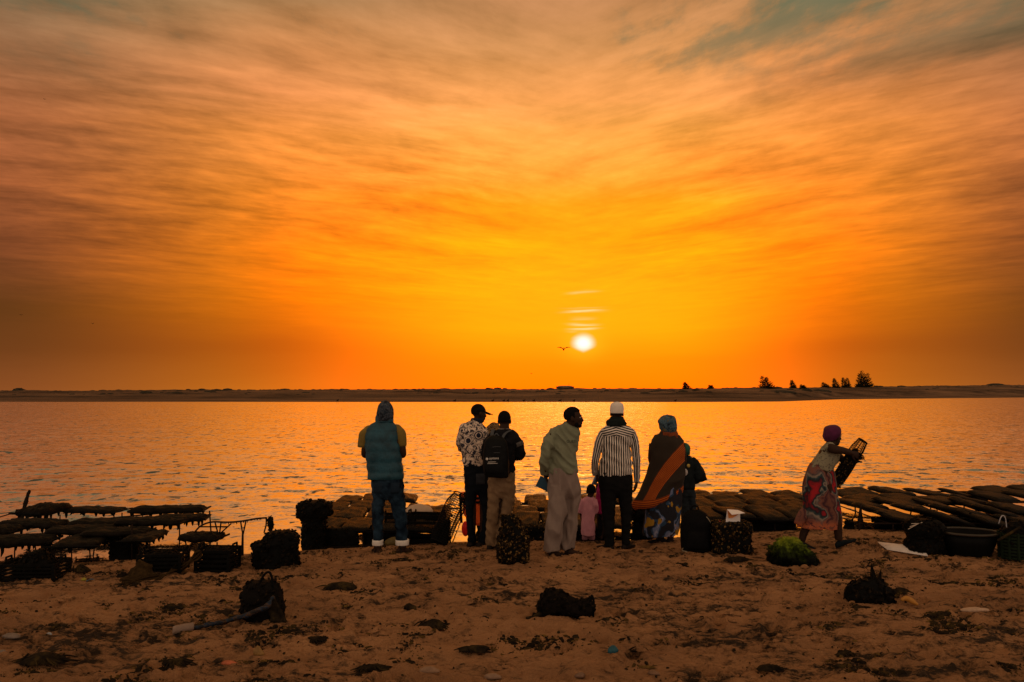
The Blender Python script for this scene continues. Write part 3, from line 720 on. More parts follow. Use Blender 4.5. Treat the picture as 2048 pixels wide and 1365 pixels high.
# ------------------------------------------------------------------ 3: man with the backpack
def man_backpack():
    p = Per(985, 1100); b = MB(); hd = MB()
    M, c = head_mb(b, p.P(1009, 842, .02), 8, -3)
    b.grid(p.limb([(1009, 850), (1008, 870)], [.060, .075]))
    b.grid(p.rings([(980, 1030, 874, .10), (980, 1030, 910, .11), (982, 1026, 950, .10), (984, 1022, 970, .085)]))
    for sx, el, wr in ((981, (972, 915, .05), (995, 905, .24)), (1030, (1041, 911, .03), (1012, 905, .24))):
        b.grid(p.limb([(sx, 874, 0), ((sx + el[0]) / 2, 892, .0), el, ((el[0] + wr[0]) / 2, (el[1] + wr[1]) / 2, .18), wr], [.046, .048, .043, .04, .03]))
        hand_mb(hd, p.P(*wr), (1 if sx < 1000 else -1, .3, .1), (0, -1, 0), 0, .5, 1, 1)
    for hx, kx, ax in ((988, 985, 981), (1014, 1010, 1000)):
        b.grid(p.limb([(hx, 970), (kx, 1040), (ax, 1086), (ax, 1092)], [.06, .055, .045, .045]))
    lt, rt = Vector((.15, .95, 0)), Vector((.5, .8, 0))
    foot_mb(b, p.P(980, 1089), lt); foot_mb(b, p.P(1001, 1086), rt)
    o = body('man with short hair in a dark jumper and khaki trousers carrying a black backpack', 'person', p, b, hands=hd)
    hair_cap(c, M, o, 1.0)
    jump = mat('black_knit', (.012, .012, .014), .95, .3, 14, .4, 110, .15)
    h = MB(); h.grid(p.rings([(980, 1029, 947, .125), (979, 1031, 940, .135), (978, 1029, 920, .135), (976, 1030, 898, .135), (977, 1033, 882, .13), (983, 1030, 870, .11), (993, 1024, 862, .09), (1000, 1018, 857, .065)], 4))
    h.grid(p.sleeve([(984, 868, 0), (975, 890, .0), (972, 914, .05), (985, 910, .2)], [.066, .066, .062, .055], 1006)); h.grid(p.sleeve([(1026, 868, 0), (1036, 890, .0), (1040, 911, .04), (1024, 908, .20)], [.068, .070, .066, .055], 1006))
    garment('jumper', h, jump, o, .011, .014, 7, 11, 6)
    band = mat('grey_band', (.10, .09, .085), .95); st = MB(); st.grid(p.limb([(1034.5, 885, 0), (1037.5, 893, .0)], [.0765, .0755], 2)); st.build('armband', band, o)
    garment('undershirt_collar', MB().grid(p.rings([(996, 1022, 862, .075), (997, 1020, 857.5, .068)], 3)), mat('pale_collar', (.35, .30, .26), .9), o, None, .002)
    kh = mat('khaki_cotton', (.19, .118, .060), .9, .22, 7, .25, 70)
    j = MB(); j.grid(p.rings([(976, 1028, 940, .125), (976, 1029.5, 955, .135), (976, 1030, 972, .14), (976, 1029, 988, .115), (982, 1022, 996, .08)]))
    j.grid(p.rings([(976, 1003, 975, .11), (976, 1001, 995, .105), (975, 997.5, 1020, .095), (973.5, 994, 1050, .085), (971.5, 991, 1080, .08), (971.5, 990.5, 1091, .078)], 4))
    j.grid(p.rings([(1002, 1030, 975, .11), (1004, 1028.5, 995, .105), (1003, 1025, 1015, .095), (998, 1020, 1045, .088), (992, 1013, 1075, .08), (991, 1011, 1089, .078)], 4))
    garment('trousers', j, kh, o, .010, .018, 7, 10, 12, .5, 2)
    for a, t_ in (((980, 1089), lt), ((1001, 1086), rt)): shoe('shoe', p.P(*a), t_, o, LEATHER, 1.12)
    # the backpack hangs on him: a thing of its own
    pack = mat('black_pack_nylon', (.007, .0075, .008), .5, .3, 10, .35, 70, .35)
    e = MB(); cen = -.27
    def rg(l, r, y, ry, dy, tl): return (l, r, y, ry, dy, tl)
    e.grid(p.rings([rg(976, 1013, 955, .075, cen, -1), rg(969, 1017, 951, .105, cen - .01, -1), rg(966.5, 1018, 935, .115, cen - .015, -1), rg(966, 1018, 915, .115, cen - .01, -1), rg(968, 1016, 895, .105, cen, -1.5), rg(972, 1013, 881, .085, cen + .01, -1.5), rg(980, 1006, 874, .055, cen + .03, -1.5), rg(986, 1000, 872, .02, cen + .04, -1)], 4, pw=3.2))
    me = e.mesh('backpack'); fold(me, .006, 8, 9, 3); bo = link('backpack', me, pack); bo.location = p.o
    tag(bo, 'black backpack with white printed lettering worn on the back of the man in khaki trousers', 'backpack')
    pocket = MB(); pocket.grid(p.rings([rg(970, 1010, 948, .045, cen - .085, -1), rg(968.5, 1011, 940, .06, cen - .085, -1), rg(969, 1010, 922, .06, cen - .08, -1), rg(972, 1007, 911, .04, cen - .075, -1)], 3, pw=3.5)); po = pocket.build('front_pocket', pack, bo)
    lapm = mat('glossy_trim', (.03, .032, .035), .35, .2)
    for y, l, r, dy in ((897, 971, 1013, -.10), (909, 970, 1012, -.112)):
        z = MB(); z.tube([p.P(l + (r - l) * t_, y + 1 - 2 * t_ + 3 * math.sin(math.pi * t_) * (-1), cen + dy + .10 * (2 * t_ - 1) ** 4) for t_ in np.linspace(0, 1, 11)], .006, 6); z.build('zip', lapm, bo)
    strap = mat('grey_strap', (.06, .065, .07), .8)
    for pts in ([(985, 884, cen + .07), (984, 868, -.13), (987, 860, -.04), (990, 862, .06)], [(1003, 880, cen + .07), (1010, 868, -.14), (1020, 862, -.06), (1022, 866, .06)]):
        q = MB(); q.grid(p.limb(pts, [(.022, .007)] * 4, 6, 10)); q.build('shoulder_strap', strap, bo)
    q = MB(); q.tube([p.P(988 + 10 * t_, 874 - 6 * math.sin(math.pi * t_), cen + .05) for t_ in np.linspace(0, 1, 9)], .008, 7); q.build('handle', strap, bo)
    wm = mat('white_print', (.62, .58, .52), .7, 0)
    a = p.P(988, 917, cen - .15); xd, ud = Vector((1, 0, .03)), Vector((-.03, 0, 1))
    tgt = po
    text_on(po, 'options', .040, p.P(987.5, 918, cen - .2), xd, ud, wm, 'lettering', tgt, .003, .2)
    dsc = MB(); dsc.ell(p.P(974, 918.5, cen - .135), (.016, .004, .016), None, 14, 8); dsc.build('logo', wm, po)
    for y, l, r in ((924.5, 976, 992), (927.5, 975, 995)):
        q = MB(); q.tube([p.P(l, y + .3, cen - .150), p.P(r, y - .3, cen - .150)], .0035, 6); q.build('printed_line', wm, po)
man_backpack()

# ------------------------------------------------------------------ hidden figure between the two
def person_scarf():
    p = Per(987, 1083); p.o = at_z(987, 1078, .02); p.o.z = -.02; p.m = p.o.y / F
    b = MB(); hd = MB(); M, c = head_mb(b, p.P(987, 862), 15, 0)
    b.grid(p.limb([(987, 870), (987, 892)], [.056, .07])); b.grid(p.rings([(966, 1008, 898, .10), (967, 1008, 930, .11), (968, 1007, 970, .12)]))
    for sx in (968, 1006):
        e = sx + (-3 if sx < 980 else 3); b.grid(p.limb([(sx, 898), (e, 930), (e + (4 if sx < 980 else -4), 955, .08)], [.055, .044, .03]))
        hand_mb(hd, p.P(e + (4 if sx < 980 else -4), 955, .08), (0, .5, -1), (0, 1, 0), 0, .5)
    for x in (978, 996):
        b.grid(p.limb([(x, 960), (x, 1020), (x, 1070)], [.09, .06, .045])); foot_mb(b, p.P(x, 1066), (0, 1, 0))
    o = body('person in a brown leopard print headscarf mostly hidden behind the backpack wearer', 'person', p, b, hands=hd)
    leo = pmat('leopard_cloth', lambda t: t.ramp(t.voronoi(t.coord(), 42), [(.3, (.02, .012, .008)), (.45, (.16, .09, .035)), (.8, (.22, .13, .05))]), .9)
    h = MB(); h.grid(p.rings([(973, 1003, 882, .12), (972, 1002, 868, .13), (973, 1001, 856, .12), (979, 997, 848, .08), (986, 990, 845.5, .02)], 4)); garment('headscarf', h, leo, o, None, .008, 8, 10)
    dress = mat('dark_brown_dress', (.03, .02, .016), .9, .3, 8)
    h = MB(); h.grid(p.rings([(960, 1012, 1066, .18), (964, 1010, 1000, .15), (966, 1009, 940, .13), (966, 1009, 905, .12), (974, 1000, 888, .09)], 4)); h.grid(p.limb([(969, 898), (965, 930), (968, 950, .07)], [.065, .055, .045])); h.grid(p.limb([(1005, 898), (1009, 930), (1006, 950, .07)], [.065, .055, .045])); garment('dress', h, dress, o, .014, .008)
person_scarf()

# ------------------------------------------------------------------ 4: man in the sage sweatshirt, hands behind his back
def man_sage():
    p = Per(1128, 1110); b = MB(); hd = MB()
    M, c = head_mb(b, p.P(1147, 836, -.02), 100, 2, 0, 1.06)
    b.grid(p.limb([(1141, 846, 0), (1135, 868, 0)], [.064, .08]))
    b.grid(p.rings([(1108, 1150, 870, .10), (1104, 1146, 910, .10), (1104, 1148, 950, .10), (1108, 1148, 970, .09)]))
    b.grid(p.limb([(1108, 866, -.06), (1096, 890, -.10), (1091, 915, -.12), (1090, 940, -.02), (1091, 951, .06)], [.046, .048, .045, .04, .03]))
    b.grid(p.limb([(1140, 868, .16), (1128, 895, .2), (1115, 915, .22), (1102, 938, .18), (1094, 950, .12)], [.046, .048, .045, .04, .03]))
    hand_mb(hd, p.P(1091, 951, .06), (.15, .1, -1), (1, .4, 0), 0, .9, 1.05, -1); hand_mb(hd, p.P(1096, 950, .12), (-.5, -.2, -.8), (-1, 0, 0), 0, .9, 1.05, 1)
    for hx, kx, ax, dy in ((1118, 1113, 1106, -.05), (1138, 1140, 1138, .05)):
        b.grid(p.limb([(hx, 975, dy), (kx, 1030, dy), (ax, 1088, dy), (ax, 1100, dy)], [.07, .06, .05, .048]))
    lt, rt = Vector((.92, -.3, 0)), Vector((.95, -.12, 0))
    foot_mb(b, p.P(1107, 1101, -.07), lt); foot_mb(b, p.P(1141, 1099, .02), rt)
    o = body('bearded man in a sage sweatshirt and grey trousers with his hands behind his back', 'person', p, b, hands=hd)
    eyes(M, c, o, 1.06); hair_cap(c, M, o, 1.06, puff=1.05)
    bd = MB(); bd.ell(c + M @ Vector((0, .070, -.098)), (.040, .030, .026), M, 12, 8); bd.ell(c + M @ Vector((.045, .035, -.07)), (.014, .03, .04), M, 8, 6); bd.ell(c + M @ Vector((-.045, .035, -.07)), (.014, .03, .04), M, 8, 6); garment('beard', bd, HAIRM, o, .007, .002, 40, 40)
    sage = mat('sage_fleece', (.19, .205, .135), .95, .12, 5, .25, 90, .1)
    h = MB(); h.grid(p.rings([(1097, 1153, 948, .135), (1096, 1155, 942, .15), (1096, 1154, 930, .152), (1096.5, 1152, 912, .15), (1099, 1154, 893, .15), (1102, 1158, 876, .145), (1105, 1158, 864, .135), (1113, 1156, 855, .11), (1126, 1152, 849, .085), (1129, 1149, 846, .075)], 5))
    h.grid(p.sleeve([(1112, 860, -.03), (1098, 886, -.10), (1090.5, 912, -.13), (1089, 934, -.05), (1090, 947, .04)], [.074, .074, .066, .055, .045], 1130, 6))
    h.grid(p.limb([(1143, 866, .10), (1128, 895, .2), (1115, 915, .22), (1102, 938, .18), (1096, 946, .14)], [.07, .066, .058, .05, .042]))
    so = garment('sweatshirt', h, sage, o, .010, .026, 5, 9, 21, .9, 2)
    rb = MB(); rb.grid(p.rings([(1098, 1153.5, 949.5, .142), (1096.5, 1154.5, 943, .150)], 2)); 
    text_on(so, 'GUESS', .046, p.P(1143.5, 883.5, -.13), Vector((1, .12, 0)), Vector((0, 0, 1)), mat('dark_green_print', (.030, .045, .035), .9, 0), 'lettering', so, .003, .3)
    text_on(so, 'U.S.A.', .020, p.P(1149, 890, -.4), Vector((1, .55, 0)), Vector((0, 0, 1)), mat('small_print', (.045, .06, .045), .9, 0), 'lettering', so, .003, .3) if False else None
    gy = mat('grey_jersey', (.22, .168, .14), .95, .12, 4, .2, 80, .1)
    j = MB(); j.grid(p.rings([(1099, 1153, 936, .14), (1098, 1156, 952, .145), (1097.5, 1158, 970, .15), (1098, 1160, 985, .13), (1104, 1155, 998, .10)]))
    j.grid(p.rings([(1098, 1134, 970, .13, -.02), (1098, 1135, 992, .13, -.05), (1097, 1134, 1020, .125, -.08), (1093, 1127, 1050, .12, -.10), (1090, 1121, 1080, .115, -.10), (1088, 1118, 1101, .115, -.10)], 5))
    j.grid(p.rings([(1122, 1159, 970, .13, .03), (1126, 1160, 992, .13, .05), (1127, 1156, 1020, .12, .06), (1124, 1153, 1050, .115, .06), (1120, 1149, 1080, .11, .05), (1119, 1148, 1097, .11, .04)], 5))
    garment('trousers', j, gy, o, .010, .030, 8, 3.2, 31, .3, 2)
    for a, t_ in (((1107, 1101, -.07), lt), ((1141, 1099, .02), rt)): sandal(p.P(*a), t_, o, LEATHER)
    # the folder in his hands
    fm = mat('blue_folder_card', (.012, .050, .085), .55, .12, 10); q = MB(); rot = Matrix.Rotation(R(27), 3, 'Y')
    q.box(p.P(1088, 968, .05), (.16, .022, .135), rot); fo = q.build('folder', fm, None, False); fo.location = p.o
    q = MB(); q.box(p.P(1088, 968, .05) + rot @ Vector((.003, 0, 0)), (.156, .014, .137), rot); q.build('pages', mat('page_edge', (.3, .28, .26), .9), fo, False)
    tag(fo, 'dark blue folder held behind the back of the man in the sage sweatshirt', 'folder')
man_sage()

# ------------------------------------------------------------------ 5: man in the striped shirt and white cap
def man_striped():
    p = Per(1232, 1099); b = MB(); hd = MB()
    M, c = head_mb(b, p.P(1233.5, 827, .02), -4, -4)
    b.grid(p.limb([(1233, 836), (1233, 860)], [.06, .08]))
    b.grid(p.rings([(1210, 1258, 866, .09), (1212, 1255, 910, .10), (1206, 1258, 950, .10), (1209, 1255, 968, .085)]))
    b.grid(p.limb([(1205, 868), (1197, 895, .0), (1192, 917, .01), (1191, 935, .07), (1191, 948, .10)], [.042, .040, .036, .033, .028]))
    b.grid(p.limb([(1264, 868), (1270, 895, .0), (1272, 918, -.01), (1273.5, 945, .02), (1274, 960, .04)], [.042, .040, .036, .032, .028]))
    hand_mb(hd, p.P(1192, 949, .10), (.25, .05, -1), (1, 0, 0), 0, .5, 1.05, 1); hand_mb(hd, p.P(1273.5, 961, .04), (-.06, .15, -1), (-1, .2, 0), 0, .45, 1.05, -1)
    for hx, kx, ax in ((1217, 1217, 1218), (1249, 1250, 1251)):
        b.grid(p.limb([(hx, 968), (kx, 1035), (ax, 1082), (ax, 1090)], [.06, .055, .045, .045]))
    lt, rt = Vector((-.5, .8, 0)), Vector((.55, .8, 0))
    foot_mb(b, p.P(1217, 1088), lt); foot_mb(b, p.P(1252, 1086), rt)
    o = body('man in a black and white striped shirt with a pale knitted cap', 'person', p, b, hands=hd)
    hair_cap(c, M, o, 1.0, puff=1.0)
    kufi = pmat('knit_cap', lambda t: (t.mix(t.smooth(t.math('SINE', t.sep(t.coord())[2] * 520), .2, .8), (.84, .77, .67), (.66, .59, .50)), t.bump(t.noise(t.coord(), 160, 3), .5, .004)), .95)
    k = MB(); k.grid(p.rings([(1220.5, 1247, 827, .098), (1220, 1247.5, 820, .103), (1220.5, 1247, 813, .102), (1222.5, 1245, 808, .090), (1227, 1240, 805, .06), (1232, 1236, 804, .015)], 4)); garment('cap', k, kufi, o, None, .0015, 12, 12)
    sc_ = mat('dark_scarf', (.012, .016, .015), .95, .3, 14); k = MB(); k.grid(p.rings([(1213, 1252, 852, .105), (1212, 1253, 848, .115), (1214, 1251, 842, .11), (1219, 1248, 838, .095), (1222, 1246, 834, .08)], 4)); garment('scarf', k, sc_, o, None, .010, 9, 12, 4)
    def st(t, n, along=0):
        uv = X(t, t.new('ShaderNodeUVMap').outputs[0]); u, v, w_ = t.sep(uv); co = t.coord(); x, y, z = t.sep(co)
        return t.math('SINE', (v if along else u) * n)
    def stripes(along, n):
        return lambda t: t.mix(t.smooth(st(t, n, along), -.35, .0), (.80, .72, .62), (.014, .014, .018))
    def torso(t):
        co = t.coord(); x, y, z = t.sep(co); wx = t.noise(co, 6, 2) * .016
        s1 = t.math('SINE', (x + wx) * 213); s2 = t.math('SINE', (z + t.math('ABSOLUTE', x) * .28) * 210)
        yoke = t.smooth(z - t.math('ABSOLUTE', x) * -.02, 1.425, 1.430)
        return t.mix(t.smooth(s1 * (1.0 - yoke) + s2 * yoke, -.25, .1), (.80, .72, .62), (.014, .014, .018))
    tm = pmat('striped_cotton', torso, .85); sm = pmat('striped_sleeve_cotton', stripes(0, 205), .85)
    h = MB(); h.grid(p.rings([(1202, 1263, 951, .130, 0, 4), (1200, 1264, 945, .14, 0, 4), (1200, 1264, 925, .145), (1204, 1262, 905, .14), (1204, 1263, 888, .138), (1201, 1268, 872, .13), (1202, 1268, 863, .12), (1210, 1260, 855, .10), (1220, 1248, 849, .075), (1223, 1245, 845, .065)], 6, n=48))
    so = garment('shirt', h, tm, o, None, .024, 5, 9, 40, .6)
    for pts, rd in (([(1207, 861), (1200, 880, 0), (1195, 900, 0), (1191, 920, .01), (1190, 938, .07), (1190.5, 950, .10)], [.056, .057, .054, .050, .045, .040]),
                    ([(1263, 861), (1268.5, 882, 0), (1271.5, 905, -.01), (1273, 925, -.01), (1273.5, 948, .02), (1273.5, 964, .04)], [.056, .057, .053, .049, .042, .037])):
        e = MB(); e.grid(p.sleeve(pts, rd, 1234, 7, 30)); garment('sleeve', e, sm, o, None, .007, 7, 16, 17)
    jm = mat('black_trouser_cotton', (.008, .008, .008), .9, .3, 6, .3, 60, .15)
    j = MB(); j.grid(p.rings([(1202, 1262, 936, .125), (1199, 1265, 952, .138), (1198, 1265.5, 968, .14), (1200, 1265, 982, .115), (1206, 1258, 990, .08)]))
    j.grid(p.rings([(1199, 1234, 970, .12), (1200.5, 1232, 995, .11), (1204, 1230, 1025, .095), (1207, 1229, 1055, .085), (1209, 1229, 1082, .08), (1209, 1229, 1092, .078)], 4))
    j.grid(p.rings([(1233, 1265, 970, .12), (1236, 1264.5, 995, .11), (1241, 1263, 1025, .095), (1243, 1261.5, 1055, .085), (1243.5, 1260.5, 1082, .08), (1243.5, 1260, 1090, .078)], 4))
    garment('trousers', j, jm, o, .012, .008, 6, 11, 51)
    for a, t_ in (((1217, 1088), lt), ((1252, 1086), rt)): shoe('shoe', p.P(*a), t_, o, LEATHER, 1.12)
    nm = mat('pale_notebook_cover', (.20, .26, .36), .5, .1); q = MB(); rot = Matrix.Rotation(R(24), 3, 'Y') @ Matrix.Rotation(R(55), 3, 'Z')
    q.box(p.P(1193, 957, .11), (.10, .016, .175), rot); no = q.build('notebook', nm, None, False); no.location = p.o
    q = MB(); q.box(p.P(1193, 957, .11) + rot @ Vector((.003, 0, 0)), (.098, .010, .177), rot); q.build('pages', mat('white_pages', (.62, .6, .58), .9, 0), no, False)
    tag(no, 'pale blue notebook held low by the man in the striped shirt', 'notebook')
man_striped()

# ------------------------------------------------------------------ 6: woman in the big shawl
def woman_shawl():
    p = Per(1328, 1088); b = MB(); hd = MB()
    M, c = head_mb(b, p.P(1337, 853, .02), 14, -2, 0, .96)
    b.grid(p.limb([(1336, 862), (1335, 884)], [.055, .07]))
    b.grid(p.rings([(1308, 1362, 888, .10), (1310, 1360, 920, .11), (1305, 1362, 965, .12), (1300, 1362, 1000, .12)]))
    b.grid(p.limb([(1306, 888), (1304, 925, .04), (1325, 935, .20)], [.055, .044, .028])); b.grid(p.limb([(1362, 888), (1366, 925, .04), (1350, 935, .20)], [.055, .044, .028]))
    hand_mb(hd, p.P(1325, 935, .20), (1, .3, .1), (0, -1, 0), 0, .6); hand_mb(hd, p.P(1350, 935, .20), (-1, .3, .1), (0, -1, 0), 0, .6)
    for x in (1322, 1341): b.grid(p.limb([(x - 2, 990), (x, 1040), (x, 1074), (x, 1080)], [.09, .06, .044, .044]))
    lt, rt = Vector((-.75, .5, 0)), Vector((.55, .75, 0))
    foot_mb(b, p.P(1323, 1077), lt, .95); foot_mb(b, p.P(1339, 1078), rt, .95)
    o = body('woman wrapped in a wide brown shawl with orange bands and a blue printed headwrap', 'person', p, b, hands=hd)
    hw = pmat('blue_print_wrap', lambda t: t.ramp(t.noise(t.coord(), 15, 3, .6, 1.2), [(.34, (.010, .016, .028)), (.44, (.035, .075, .11)), (.52, (.085, .15, .19)), (.575, (.02, .035, .05)), (.64, (.20, .16, .06))], 'LINEAR'), .85)
    k = MB(); k.grid(p.rings([(1326, 1351, 868, .09), (1321, 1353, 860, .12), (1318, 1353, 850, .135), (1318, 1352, 841, .135), (1323, 1349, 834, .11), (1331, 1344, 831, .05), (1335, 1340, 830, .01)], 4)); k.ell(p.P(1324, 845, -.05), (.055, .07, .055)); garment('headwrap', k, hw, o, .011, .010, 11, 11, 3)
    def prt(t):
        co = t.coord(); w = t.vmath('ADD', co, t.vmath('SCALE', t.noise(co, 4, 3, out='Color'), 0)); w.s.node.inputs[1].links[0].from_node.inputs['Scale'].default_value = .35
        n = t.noise(t.mapping(w, scale=(1, .3, .45)), 5.5, 2, .5, .7); a = t.noise(t.mapping(co, scale=(1, .4, .7), loc=(3, 1, 2)), 7.5, 2, .5, .4)
        cc = t.ramp(n, [(.40, (.012, .012, .018)), (.46, (.02, .05, .10)), (.50, (.13, .16, .27)), (.56, (.26, .26, .36)), (.60, (.015, .014, .02)), (.7, (.12, .02, .03))], 'CONSTANT')
        return t.mix(t.smooth(a, .59, .61), cc, (.34, .18, .015))
    sk = MB(); sk.grid(p.rings([(1286, 1354, 1071, .17, 0, 2), (1285, 1356, 1064, .18, 0, 2), (1287, 1359, 1045, .18), (1292, 1362, 1020, .17), (1298, 1363, 990, .15), (1304, 1361, 960, .13)], 6, n=40))
    garment('skirt', sk, pmat('wax_print_skirt', prt, .85), o, None, .020, 9, 1.6, 8)
    def shawl(t):
        co = t.coord(); x, y, z = t.sep(co)
        cx = p.P(1335, 900).x
        # bands follow the drape, rising to the wearer's shoulder
        d = (p.P(1365, 0).x - x) / p.m + (t.noise(co, 4, 2) - .5) * 5
        yy = (p.P(0, 877).z - z) / p.m                                   # how far below the shoulder, in the same unit
        s1 = yy - (d * .45 + d * d * .0085)
        s2 = yy - ((d / 103.0) * (2.0 - d / 103.0) * 37.0 + 83.0)
        b1 = t.smooth(s1, -1, 1) * t.smooth(s1, 40, 38)
        b2 = t.smooth(s2, -1, 1)
        lines = t.math('SINE', s1 * 1.5); lines2 = t.math('SINE', s2 * 1.5)
        o1 = t.mix(t.smooth(lines, .0, .6), (.44, .095, .010), (.12, .022, .006)); o2 = t.mix(t.smooth(lines2, .0, .6), (.50, .105, .010), (.14, .022, .006))
        base = t.mix(t.noise(co, 6, 3), (.022, .016, .011), (.036, .025, .016))
        return t.mix(b2, t.mix(b1, base, o1), o2)
    sh = MB(); sh.grid(p.rings([(1268, 1350, 1010, .13, .0, 8), (1264.5, 1358, 1003, .16, 0, 9), (1266, 1366, 992, .175, 0, 10), (1276, 1369, 976, .18, 0, 10), (1286, 1369, 958, .18, 0, 6), (1295, 1369, 942, .175, 0, 2), (1299, 1368.5, 920, .17), (1300, 1368, 898, .165), (1301, 1367, 883, .15), (1308, 1360, 874, .125), (1318, 1356, 869, .095), (1322, 1354, 865, .085)], 6, n=44))
    garment('shawl', sh, pmat('banded_shawl', shawl, .92), o, None, .022, 4.5, 5, 14, -.9)
    ck = MB(); ck.grid(p.rings([(1320, 1357, 876, .105), (1319, 1357, 869, .11), (1322, 1353, 863, .095), (1325, 1350, 860, .075)], 4)); garment('shawl_collar', ck, mat('rust_cloth', (.20, .045, .012), .9, .4, 22), o, None, .010, 12, 12)
    for a, t_ in (((1323, 1077), lt), ((1339, 1078), rt)): shoe('shoe', p.P(*a), t_, o, LEATHER, 1.05)
woman_shawl()

# ------------------------------------------------------------------ 7: figure beyond the shawl, arm on hip
def person_green():
    p = Per(1380, 1075); p.o = at_z(1380, 1070, 0.0); p.o.z = 0; b = MB(); hd = MB()
    M, c = head_mb(b, p.P(1369, 903), -15, 8, 0, .96)
    b.grid(p.limb([(1370, 912), (1372, 930)], [.055, .07])); b.grid(p.rings([(1352, 1390, 932, .10), (1354, 1388, 960, .11), (1361, 1384, 980, .09)]))
    b.grid(p.limb([(1354, 930), (1350, 960, .05), (1362, 975, .18)], [.055, .044, .028])); b.grid(p.limb([(1388, 926), (1404, 946, -.02), (1396, 962, .04), (1388, 966, .06)], [.055, .046, .036, .028]))
    hand_mb(hd, p.P(1362, 975, .18), (.8, .5, 0), (0, 0, -1), 0, .5); hand_mb(hd, p.P(1388, 966, .06), (-.9, .1, -.2), (0, 1, 0), 0, .5)
    for hx, kx, ax in ((1366, 1368, 1370), (1381, 1384, 1385)): b.grid(p.limb([(hx, 978), (kx, 1025), (ax, 1064)], [.055, .05, .045])); foot_mb(b, p.P(ax, 1060), (.2, 1, 0))
    o = body('person in a teal green headwrap and black jacket standing beyond the woman in the shawl', 'person', p, b, hands=hd)
    k = MB(); k.grid(p.rings([(1356, 1379, 910, .10), (1355, 1380, 902, .125), (1356, 1379, 893, .12), (1361, 1374, 887, .07), (1366, 1369, 885.5, .01)], 4)); garment('headwrap', k, mat('teal_green_wrap', (.012, .085, .060), .85, .3, 14), o, None, .007, 10, 10)
    jk = mat('black_jacket_cloth', (.010, .014, .016), .8, .4, 9, .2)
    h = MB(); h.grid(p.rings([(1354, 1390, 978, .13), (1353, 1390, 955, .13), (1352, 1391, 935, .12), (1358, 1386, 918, .10), (1364, 1380, 912, .07)], 4)); garment('jacket', h, jk, o, None, .007)
    # the wide sleeve spread by the raised elbow
    w = MB(); A, B_, C_, D = p.P(1376, 913, -.02), p.P(1398, 922, -.03), p.P(1415, 959, -.02), p.P(1384, 970, -.03); rg = []
    for k_ in range(9):
        f_ = k_ / 8; top = p.P(*spline([(1376, 913), (1394, 917), (1407, 938), (1415, 959)], 8)[k_ * 3][:2], -.02) ; bot = p.P(*spline([(1377, 935), (1381, 952), (1386, 971), (1400, 966), (1413, 962)], 8)[k_ * 4][:2], -.02)
        mid = (top + bot) / 2; wd = .07 * math.sin(math.pi * (.12 + .8 * f_)) + .008
        rg.append([top, (top * .7 + bot * .3) + Vector((0, -wd, 0)), mid + Vector((0, -wd * 1.2, 0)), (top * .3 + bot * .7) + Vector((0, -wd, 0)), bot, (top * .3 + bot * .7) + Vector((0, wd, 0)), mid + Vector((0, wd * 1.2, 0)), (top * .7 + bot * .3) + Vector((0, wd, 0))])
    w.grid(rg); garment('wide_sleeve', w, jk, o, .012, .008, 10, 10, 3)
    for (x, y), cl, r in (((1377, 932), (.45, .33, .08), (.024, .02, .028)), ((1371, 945), (.50, .46, .44), (.034, .02, .05))):
        q = MB(); q.ell(p.P(x, y, -.125), r, None, 10, 8); q.build('printed_patch', mat('patch_print', cl, .8, .3, 30), o)
    j = MB(); j.grid(p.rings([(1356, 1386, 968, .12), (1358, 1390, 985, .13), (1362, 1390, 1000, .10)])); j.grid(p.rings([(1360, 1376, 985, .1), (1363, 1377, 1025, .09), (1364, 1376, 1064, .08)])); j.grid(p.rings([(1374, 1391, 985, .1), (1377, 1392, 1025, .09), (1378, 1392, 1064, .08)])); garment('jeans', j, mat('faded_black_denim', (.018, .024, .030), .85, .5, 9), o, .013, .008)
person_green()

